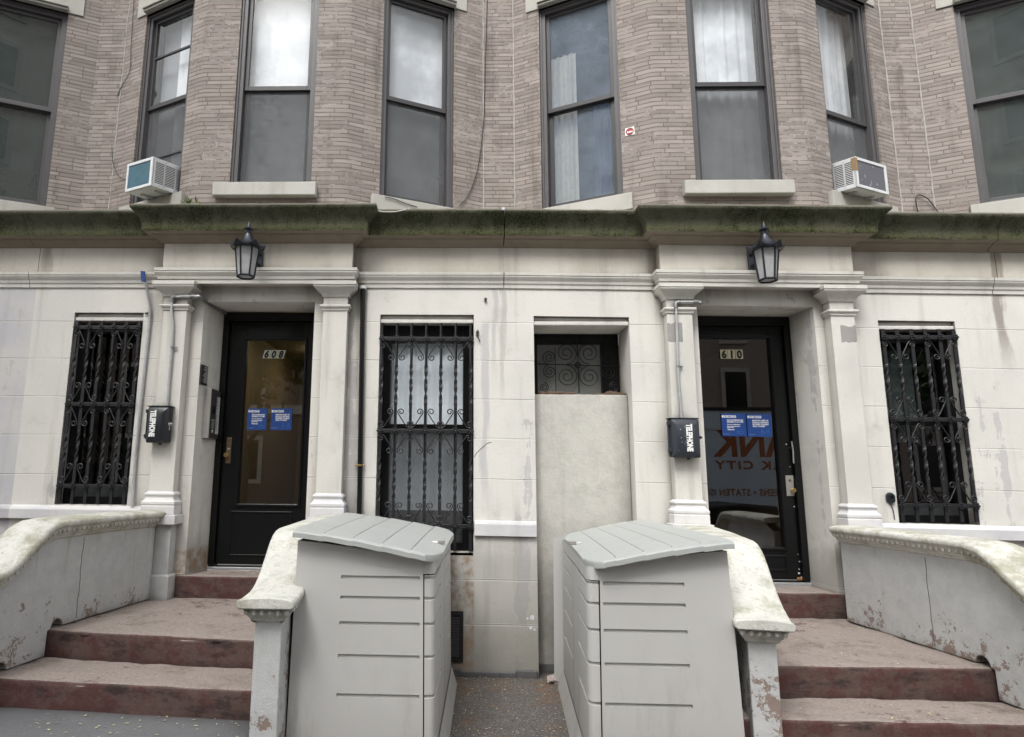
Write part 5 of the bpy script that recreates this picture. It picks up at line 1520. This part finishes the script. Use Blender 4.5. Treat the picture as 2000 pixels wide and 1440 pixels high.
cheek(stR, (2.885, -.11), rad(4.6), 1.183, 1.13, 1.86, .516, .356, 1.165, 1.53, zbot=.19)

# ------------------------------------------------------------------ storage bins
LIDSPOTS = []
def storage_bin(label, px, mir):
    # px: measured pixels; mir +1 when the doors face right (left bin)
    Yf = -1.72; Yb = -.15
    xo = at(px['outer'][0], 1250, Yf).x          # edge beside the stoop
    xi = at(px['inner'], 1250, Yf).x             # split between side panel and door
    xd = xi + mir * .027                         # door corner
    Ls = [at(px['gx'][0], y, Yf) for y in px['gy']]
    gx0, gx1 = at(px['gx'][0], 1250, Yf).x, at(px['gx'][1], 1250, Yf).x
    zlo = .055
    t = thing('storage_bin', ((xo + xi) / 2, (Yf + Yb) / 2, zlo), label, 'storage bin', 'grey resin storage bins back to back in the yard')
    ztl = at(px['top'][0], px['top'][1], Yf).z; ztr = at(px['top'][2], px['top'][3], Yf).z
    # side panel with pressed grooves (real recesses)
    xa, xb = min(xo, xi), max(xo, xi)
    def topz(x):
        f = (x - xo) / (xi - xo); return ztl + (ztr - ztl) * f ** 1.3
    zg = [p.z for p in Ls]
    mb = MB(); gh = .0085
    kout = .035 if mir < 0 else .016
    def P(x, z, y=Yf):
        f = (x - xi) / (xo - xi)
        return (x + (1.0 - z) * mir * (.012 * (1 - f) - kout * f), y, z)
    xs = [xa, min(gx0, gx1), max(gx0, gx1), xb]
    zs = [zlo]
    for z in sorted(zg): zs += [z - gh, z + gh]
    for i in range(3):
        for k in range(len(zs)):
            za = zs[k]
            if k == len(zs) - 1:
                n = 8
                for q in range(n):
                    x0_, x1_ = xs[i] + (xs[i + 1] - xs[i]) * q / n, xs[i] + (xs[i + 1] - xs[i]) * (q + 1) / n
                    mb.quad(P(x0_, za), P(x1_, za), P(x1_, topz(x1_)), P(x0_, topz(x0_)))
                continue
            zb_ = zs[k + 1]; groove = i == 1 and k % 2 == 1
            if not groove: mb.quad(P(xs[i], za), P(xs[i + 1], za), P(xs[i + 1], zb_), P(xs[i], zb_))
            else:
                d = Yf + .009; a, b = xs[1], xs[2]
                mb.quad(P(a, za, d), P(b, za, d), P(b, zb_, d), P(a, zb_, d))
                mb.quad(P(a, za), P(b, za), P(b, za, d), P(a, za, d)); mb.quad(P(b, zb_), P(a, zb_), P(a, zb_, d), P(b, zb_, d))
                mb.quad(P(a, zb_), P(a, za), P(a, za, d), P(a, zb_, d)); mb.quad(P(b, za), P(b, zb_), P(b, zb_, d), P(b, za, d))
    build(mb, 'side_panel', M_BIN, t, fix=False)
    # back (beside the stoop), rear
    mb = MB()
    mb.quad(P(xo, zlo), P(xo, zlo, Yb), P(xo, ztl, Yb), P(xo, ztl))
    mb.quad(P(xo, zlo, Yb), P(xi, zlo, Yb), P(xi, ztr, Yb), P(xo, ztl, Yb))
    build(mb, 'rear_panel', M_BIN, t, fix=False)
    # doors: plan path turning the corner, rows of grooves following round it
    ang = rad(2.5) if mir > 0 else rad(4.6)
    dv = Vector((math.sin(ang), math.cos(ang)))
    px_ = []
    c0 = Vector((xi + mir * .006, Yf + .004)); px_.append(c0); px_.append(Vector((xd - mir * .002, Yf + .006)))
    r = .032
    for q in range(1, 7):
        a = math.pi / 2 * q / 6
        px_.append(Vector((xd + mir * r * math.sin(a), Yf + .006 + r * (1 - math.cos(a)) * 1.4)))
    p0 = px_[-1]; L = Yb - Yf - .1
    half = [p0 + dv * (L * f) for f in (.04, .08, .14, .20, .28, .283, .36, .44, .485)]
    half2 = [p0 + dv * (L * f) for f in (.492, .53, .533, .66, .74, .82, .900, .903, 1.0)]
    zdt = ztr - .075
    def door_panel(path, g_from, g_to, top):
        m = MB(); rows = [zlo + .015]
        for z in sorted(zg): rows += [z - gh, z - gh + .0022, z + gh - .0022, z + gh]
        rows.append(top)
        for i, p in enumerate(path):
            a_, b_ = path[max(0, i - 1)], path[min(len(path) - 1, i + 1)]
            d = (b_ - a_).normalized(); n = Vector((d.y, -d.x)) * mir
            for k, z in enumerate(rows):
                inset = .009 if (k > 0 and (k - 1) % 4 in (1, 2) and k < len(rows) - 1 and g_from <= i <= g_to) else 0
                q = p - n * inset
                tap = -mir * .012 * (z - 1.0)
                m.v.append(Vector((q.x + tap, q.y, z)))
        R_ = len(rows)
        for i in range(len(path) - 1):
            for k in range(R_ - 1):
                m.f.append((i * R_ + k, (i + 1) * R_ + k, (i + 1) * R_ + k + 1, i * R_ + k + 1))
        return m
    pathA = px_ + half
    build(door_panel(pathA, 0, len(px_) + 4, zdt), 'door', M_BIN, t, smooth=True, auto=30)
    build(door_panel(half2, 2, len(half2) - 3, zdt), 'door', M_BIN, t, smooth=True, auto=30)
    # head rail above the doors, dark gap behind the joint
    hp = [Vector((xi - mir * .004, Yf + .004))] + px_[1:] + half + half2
    m = MB()
    for i, p in enumerate(hp): m.v += [Vector((p.x, p.y, zdt + .006)), Vector((p.x, p.y, ztr - .004))]
    m.f = [(2 * i, 2 * i + 2, 2 * i + 3, 2 * i + 1) for i in range(len(hp) - 1)]
    build(m, 'head_rail', M_BIN, t, smooth=True, auto=50)
    xg0, xg1 = sorted((xi - mir * .003, xi + mir * .30))
    build(MB().box(xi - .03, xi + .03, Yf + .02, Yf + .06, zlo + .01, zdt), 'dark_gap', M_DARKROOM, t)
    # splayed foot along the doors
    m = MB()
    for i, p in enumerate([px_[1]] + px_[2:] + half + half2):
        n = Vector((mir, 0)) if i > 3 else Vector((mir * .5, -.3))
        tz = -mir * .012 * (zlo - 1.0)
        m.v += [Vector((p.x + n.x * .004 + tz, p.y + n.y * .02, zlo + .12)), Vector((p.x + n.x * .042 + tz, p.y + n.y * .05, zlo))]
    kk = len(m.v) // 2
    m.f = [(2 * i, 2 * i + 1, 2 * i + 3, 2 * i + 2) for i in range(kk - 1)]
    build(m, 'foot', M_BIN, t, smooth=True, auto=60)
    # lid: bowed sheet with four raised ribs, falling towards the doors
    lo_ = at(px['lid_out'][0], px['lid_out'][1], Yf - .05); li = at(px['lid_in'][0], px['lid_in'][1], Yf - .05)
    tipx = xi + mir * (.088 if mir > 0 else .062)
    zo, zi = lo_.z + .004, li.z - .015
    nu, nv = 60, 10
    def lz(u, f=0.0):
        base = zo + (zi - zo) * (u ** 1.35)
        k = u * 5.0; fr_ = k - math.floor(k)
        rib = (.0088 * (1 - fr_) + .0015 * math.sin(math.pi * fr_)) * min(1, fr_ / .05) if k < 5 else 0
        if k < 1: rib = .0088 * (1 - fr_) + .0015 * math.sin(math.pi * fr_)
        return base + rib * (1.0 if abs(f) < .93 else .45)
    def lw(u): return min(1.0, max(0.0, 1 - ((u - .90) / .10) ** 2 * .55)) if u > .90 else 1.0
    y0_, y1_ = Yf - .065, Yb + .06
    m = MB(); ym = (y0_ + y1_) / 2; hy = (y1_ - y0_) / 2
    edge = .034
    def ring_pt(u, f, dz): 
        x = lo_.x + (tipx - lo_.x) * u
        yy = ym + hy * f * (1 - (1 - lw(u)) * .55)
        return Vector((x + (yy - Yf) * math.tan(ang) * min(1, u * 1.2), yy, lz(u, f) + dz))
    fs = [-1, -1, -.992, -.965] + [-.9 + 1.8 * i / nv for i in range(nv + 1)] + [.965, .992, 1, 1]
    dz = [-edge, -.010, -.003, 0] + [.006 * math.cos(math.pi / 2 * (-.9 + 1.8 * i / nv)) for i in range(nv + 1)] + [0, -.003, -.010, -edge]
    us = []
    for i in range(5):
        us += [(i + f) / 5 for f in (0.0, .03, .06, .10, .3, .5, .7, .9, .985, .999)]
    us = sorted(set(us)) 
    us = us[:-1] + [.985, 1.0]
    R_ = len(fs)
    for u in us:
        for f, d in zip(fs, dz): m.v.append(ring_pt(u, f, d))
    for i in range(len(us) - 1):
        for k in range(R_ - 1): m.f.append((i * R_ + k, i * R_ + k + 1, (i + 1) * R_ + k + 1, (i + 1) * R_ + k))
        m.f.append((i * R_ + R_ - 1, i * R_, (i + 1) * R_, (i + 1) * R_ + R_ - 1))
    m.f += [tuple(range(R_))[::-1], tuple((len(us) - 1) * R_ + k for k in range(R_))]
    for _ in range(46):
        u = random.uniform(.04, .92); y = random.uniform(y0_ + .08, y1_ - .06)
        LIDSPOTS.append(((lo_.x + (tipx - lo_.x) * u + (y - Yf) * math.tan(ang) * u, y, lz(u) + .007), 0, .003, .009))
    ld = build(m, 'lid', M_LID, t, smooth=True, auto=38)
    for i in range(1, 5):
        u = i / 5 + .004
        pts = [ring_pt(u, f, .0005 + .006 * math.cos(math.pi / 2 * f)) for f in [-.93 + 1.86 * q / 12 for q in range(13)]]
        build(MB().tube(pts, .0042, 5), 'rib', M_RIB, ld, smooth=True)
    # hasp and padlock on the lid
    h_ = at(px['lock'][0], px['lock'][1], -.62)
    u_ = (h_.x - lo_.x) / (tipx - lo_.x); zz = lz(min(.97, max(0, u_))) + .010
    hp_ = at_z(px['lock'][0], px['lock'][1], zz + .012)
    m = MB().box(hp_.x - .022, hp_.x + .022, hp_.y - .012, hp_.y + .012, zz, zz + .022)
    pk = build(m, 'padlock', M_STEEL, t, bevel=.004)
    m = MB().tube([(hp_.x - mir * .02, hp_.y - .012, zz + .008), (hp_.x - mir * .05, hp_.y - .010, zz + .010), (hp_.x - mir * .052, hp_.y + .010, zz + .010), (hp_.x - mir * .02, hp_.y + .012, zz + .008)], .004, 6)
    build(m, 'shackle', M_GALV, pk, smooth=True)
    return t
storage_bin('grey resin storage bin beside the stoop of door 608, lid falling to the right',
            dict(outer=(572,), inner=825, gx=(662, 818), gy=(1127, 1167, 1217, 1281, 1358), top=(578, 1056, 825, 1094), lid_out=(573, 1039), lid_in=(812, 1083), lock=(862, 1058)), 1)
storage_bin('grey resin storage bin beside the stoop of door 610, lid falling to the left',
            dict(outer=(1433,), inner=1175, gx=(1342, 1181), gy=(1142, 1183, 1235, 1301, 1380), top=(1426, 1077, 1172, 1106), lid_out=(1432, 1061), lid_in=(1190, 1097), lock=(1118, 1060)), -1)

# ------------------------------------------------------------------ litter
def litter(name, spots, label):
    mb = MB()
    for (p, n, r0, r1) in spots:
        for i in range(1):
            a = random.uniform(0, 6.28); r = random.uniform(r0, r1)
            t_ = Vector((math.cos(a), math.sin(a), random.uniform(-.1, .25))); s_ = Vector((-math.sin(a), math.cos(a), random.uniform(-.15, .15))) * .55
            c = Vector(p) + Vector((0, 0, .003 + r * .15))
            mb.add([c - t_ * r, c + s_ * r, c + t_ * r, c - s_ * r], [(0, 1, 2, 3)])
    return build(mb, name, M_LEAFY, None, fix=False, kind='stuff', label=label, cat='litter')
sp_ = []
for i in range(150): sp_.append(((random.uniform(-.03, .72), random.uniform(-1.7, -.02), .056), 0, .003, .010))
for i in range(90): sp_.append(((random.choice([random.uniform(-.02, .12), random.uniform(.62, .78), random.uniform(.2, .75)]), random.choice([random.uniform(-.12, -.03), random.uniform(-1.2, -.1)]), .056), 0, .003, .009))
for i in range(70): sp_.append(((random.uniform(-2.4, -1.05), random.uniform(-1.1, -.05), .579), 0, .003, .008))
for i in range(40): sp_.append(((random.uniform(-2.4, -1.05), random.uniform(-1.5, -1.3), .428), 0, .003, .008))
for i in range(150): sp_.append(((random.uniform(-2.6, -1.02), random.uniform(-2.2, -1.60), .284), 0, .005, .012))
for i in range(90): sp_.append(((random.uniform(1.7, 2.9), random.uniform(-1.25, -.05), .513), 0, .003, .009))
for i in range(50): sp_.append(((random.uniform(1.6, 2.9), random.uniform(-1.6, -1.32), .353), 0, .003, .009))
sp_ += LIDSPOTS
litter('leaf_litter', sp_, 'scattered bits of dry yellow leaf on steps and paving')
p = at_z(1082, 1333, .06)
mb = MB().ball(p + Vector((0, 0, .022)), .055, .035, .03, 9, 6)
for v in mb.v: v += Vector((random.uniform(-.008, .008), random.uniform(-.008, .008), random.uniform(-.006, .006)))
build(mb, 'stone', M_ROCK, None, loc=tuple(p), label='pale broken stone lying beside the foot of the right bin', cat='stone')

# ------------------------------------------------------------------ across the street (seen in the glass)
def opposite(name, x0, x1, h, label, m, trim=None):
    trim = trim or M_OPPW
    t = thing(name, ((x0 + x1) / 2, -24, .2), label, 'apartment block', 'buildings across the street')
    Y = -20.2
    mb = MB(); mb.uv = []
    for a, b, c, d, ul in (((x1, Y), (x0, Y), .2, h, x1 - x0), ((x0, Y), (x0, Y - 8), .2, h, 8), ((x1, Y - 8), (x1, Y), .2, h, 8)):
        mb.quad((a[0], a[1], c), (b[0], b[1], c), (b[0], b[1], d), (a[0], a[1], d)); mb.uv += [(0, c), (ul, c), (ul, d), (0, d)]
    w = build(mb, 'wall', m, t, fix=False)
    build(MB().box(x0 - .2, x1 + .2, Y - 8, Y + .35, h, h + .5), 'roof_cornice', M_OPPW, t)
    x = x0 + .9
    first = None
    fl = []
    zz = 1.2
    while zz + 1.9 < h: fl.append(zz); zz += 2.9
    while x + 1.2 < x1:
        for z in fl:
            if first is None:
                q = MB().ring((0, 0, 0), (1, 0, 0), (0, 0, 1), 1.15, 1.9, .16, (0, .08, 0))
                first = build(q, 'window', trim, t); pane = build(MB().box(.1, 1.05, .02, .05, .1, 1.8), 'pane', M_BLACK, first)
                first.location = Vector((x, Y, z)) - t.location
                for v in first.data.vertices: v.co += t.location
                pane.location = (0, 0, 0)
                for v in pane.data.vertices: v.co += t.location
            else:
                o = first.copy(); COL.objects.link(o); o.parent = t; o.location = Vector((x, Y, z)) - t.location
                o2 = pane.copy(); COL.objects.link(o2); o2.parent = o
        x += 2.3
    build(MB().box(x0, x1, Y, Y + .12, 4.0, 4.35), 'belt_course', M_OPPW, t)
    return t
opposite('apartment_building', -6.4, 7.4, 23, 'tall brown apartment block across the street, seen only in window reflections', M_OPP, simple('dark_trim', (.17, .145, .125), .8, n=.3, bsc=4))
opposite('apartment_building', 7.4, 24, 9.0, 'low brick house with pale quoins across the street, seen in the glass of door 610', M_OPP2, simple('grey_trim', (.42, .39, .35), .8, n=.3, bsc=4))
opposite('apartment_building', -26, -6.4, 8.0, 'low brick house across the street, seen in the glass of door 608', M_OPP)

# truck whose lettering is mirrored in door 610
Yt = -9.6
def mir_at(px, py):       # point on the truck seen mirrored in the glass of door 610
    g = at(px, py, .387); d = (g - CAM); d.y = -d.y
    return g + d * ((Yt - g.y) / d.y)
tr = thing('box_truck', (7.2, Yt - 1.1, .1), 'grey blue box truck with orange lettering, mirrored in the glass of door 610', 'truck')
ztop = mir_at(1440, 800).z
xk = mir_at(1398, 870).x
build(MB().box(xk - 1.0, xk + 3.3, Yt - 2.2, Yt, .75, ztop), 'cargo_box', M_TRUCK, tr, bevel=.03)
build(MB().box(xk - 1.03, xk + 3.33, Yt - 2.2, Yt + .03, ztop - .03, ztop + .05), 'roof_rail', M_BLACK, tr)
build(MB().box(xk - .95, xk + 3.2, Yt + .001, Yt + .03, mir_at(1440, 840).z, mir_at(1440, 835).z), 'side_rail', M_GALV, tr)
build(MB().box(xk - 2.7, xk - 1.05, Yt - 2.1, Yt - .05, .5, 2.0), 'cab', M_TRUCK, tr, bevel=.15)
build(MB().box(xk - 2.4, xk - 1.3, Yt - .06, Yt - .03, 1.3, 1.85), 'cab_window', M_BLACK, tr, bevel=.05)
for x in (xk - 1.9, xk + 2.3):
    build(MB().lathe([(.001, 0), (.40, 0), (.42, .05), (.42, .25), (.40, .30), (.001, .30)], (x, Yt - .32, .52), 24, axis=(0, 1, 0)), 'wheel', M_RUBBER, tr)
def truck_text(s, px_r, py_t, py_b, sx=1.0, bold=.0, track=1.0):
    b = mir_at(px_r, py_b); tp = mir_at(px_r, py_t); size = (tp.z - b.z) / .70
    return build(text_mesh(s, size, (b.x, Yt + .006, b.z), (-1, 0, 0), (0, 0, 1), 'RIGHT', bold, 0, sx, track=track), 'lettering', M_ORANGE, tr, fix=False)
truck_text('BANK', 1398, 838, 890, .92, .026)
truck_text('YORK CITY', 1398, 900, 916, 1.3, .008, 1.22)
truck_text('QUEENS \u2022 STATEN ISLAND', 1342, 954, 967, .86, .004, 1.08)

# dark parked car at the kerb
cr_ = thing('parked_car', (5.2, -7.2, .1), 'black parked car mirrored low in the glass of door 610', 'car')
prof = [(-1.75, .28), (-1.72, .55), (-1.55, .66), (-.95, .72), (-.45, 1.02), (.15, 1.07), (.75, 1.03), (1.30, .78), (1.72, .72), (1.78, .30)]
build(MB().prism([(5.2 + x, -7.9, z + .02) for x, z in prof], (0, 1.35, 0)), 'body', M_CAR, cr_, bevel=.06, smooth=True)
for x0_, x1_ in ((-.40, .12), (.18, .80)):
    build(MB().prism([(5.2 + x0_ - .12, -6.549, .80), (5.2 + x1_ + .1, -6.549, .80), (5.2 + x1_ - .06, -6.549, 1.0), (5.2 + x0_ + .08, -6.549, 1.0)], (0, .006, 0)), 'side_window', M_BLACK, cr_)
for x in (-1.1, 1.15):
    for y in (-7.9, -6.72):
        wv = build(MB().lathe([(.001, 0), (.22, 0), (.25, .03), (.25, .15), (.22, .18), (.001, .18)], (5.2 + x, y, .35), 24, axis=(0, 1, 0)), 'wheel', M_RUBBER, cr_)
        build(MB().lathe([(.001, .0), (.15, .0), (.15, .19), (.001, .19)], (5.2 + x, y - .005, .35), 16, axis=(0, 1, 0)), 'hubcap', M_STEEL, wv)

# street trees that show in the panes
def tree(x, y, h, cz, rx, rz, nleaf, label):
    t = thing('street_tree', (x, y, .25), label, 'tree', 'street trees mirrored in the windows')
    mb = MB().tube([(x, y, .2), (x + .05, y, h * .3), (x - .08, y + .05, h * .55), (x + .05, y, h * .85)], .2, 8, rs=[.24, .2, .15, .06])
    for i in range(7):
        a = i * 2.4; z = h * (.35 + .07 * i)
        mb.tube([(x, y, z), (x + math.cos(a) * rx * .4, y + math.sin(a) * rx * .4, z + .7), (x + math.cos(a) * rx * .8, y + math.sin(a) * rx * .8, z + 1.1)], .05, 5, rs=[.08, .05, .02])
    build(mb, 'trunk', M_BARK, t, smooth=True)
    m = MB(); cl = [(random.gauss(0, .5) * rx, random.gauss(0, .5) * rx, random.gauss(0, .5) * rz) for _ in range(110)]
    for i in range(nleaf):
        c = random.choice(cl); r = .42
        p = Vector((x + c[0] + random.gauss(0, r), y + c[1] + random.gauss(0, r), cz + c[2] + random.gauss(0, r)))
        a = Vector((random.gauss(0, 1), random.gauss(0, 1), random.gauss(0, 1))).normalized(); b = a.orthogonal().normalized()
        m.add([p - a * .15, p + b * .09, p + a * .15, p - b * .09], [(0, 1, 2, 3)])
    build(m, 'crown', M_LEAF, t, fix=False)
tree(-9.6, -11.4, 16, 14.2, 3.2, 5.0, 32000, 'tall street tree mirrored in the curtained bay window')
tree(-5.6, -10.8, 6, 5.2, 1.3, 1.2, 3000, 'small street tree mirrored in the glass of door 608')
tree(13.2, -12.0, 8, 5.6, 2.0, 1.8, 3500, 'street tree mirrored in the right ground floor window')

# ------------------------------------------------------------------ light
w = bpy.data.worlds.new('World'); sc.world = w; w.use_nodes = True
nt = w.node_tree; nt.nodes.clear()
out = nt.nodes.new('ShaderNodeOutputWorld'); bg = nt.nodes.new('ShaderNodeBackground'); sky = nt.nodes.new('ShaderNodeTexSky')
sky.sky_type = 'NISHITA'; sky.sun_disc = False
EL, AZ = rad(52), rad(-20)          # high, slightly left of straight out from the house front
sky.sun_elevation = EL; sky.sun_rotation = math.pi - AZ
sky.air_density = 1.6; sky.dust_density = 5.0; sky.ozone_density = 1.0
hs = nt.nodes.new('ShaderNodeHueSaturation'); hs.inputs['Saturation'].default_value = .12; hs.inputs['Value'].default_value = 1.95
nt.links.new(sky.outputs[0], hs.inputs['Color']); nt.links.new(hs.outputs[0], bg.inputs[0]); nt.links.new(bg.outputs[0], out.inputs[0])
bg.inputs[1].default_value = .15
sd = bpy.data.lights.new('sun', 'SUN'); so = bpy.data.objects.new('sun', sd); COL.objects.link(so)
sd.energy = 2.35; sd.angle = rad(25); sd.color = (1, .985, .965)
dirn = Vector((math.sin(AZ) * math.cos(EL), -math.cos(AZ) * math.cos(EL), math.sin(EL)))
so.rotation_euler = dirn.to_track_quat('Z', 'Y').to_euler(); so.location = dirn * 20

sc.view_settings.view_transform = 'Standard'; sc.view_settings.look = 'None'; sc.view_settings.exposure = 0; sc.view_settings.gamma = 1
sc.render.engine = 'CYCLES'
sc.cycles.max_bounces = 8; sc.cycles.diffuse_bounces = 4; sc.cycles.glossy_bounces = 4; sc.cycles.transparent_max_bounces = 12
sc.cycles.caustics_reflective = False; sc.cycles.caustics_refractive = False
sc.cycles.use_denoising = True
sc.cycles.sample_clamp_indirect = 6
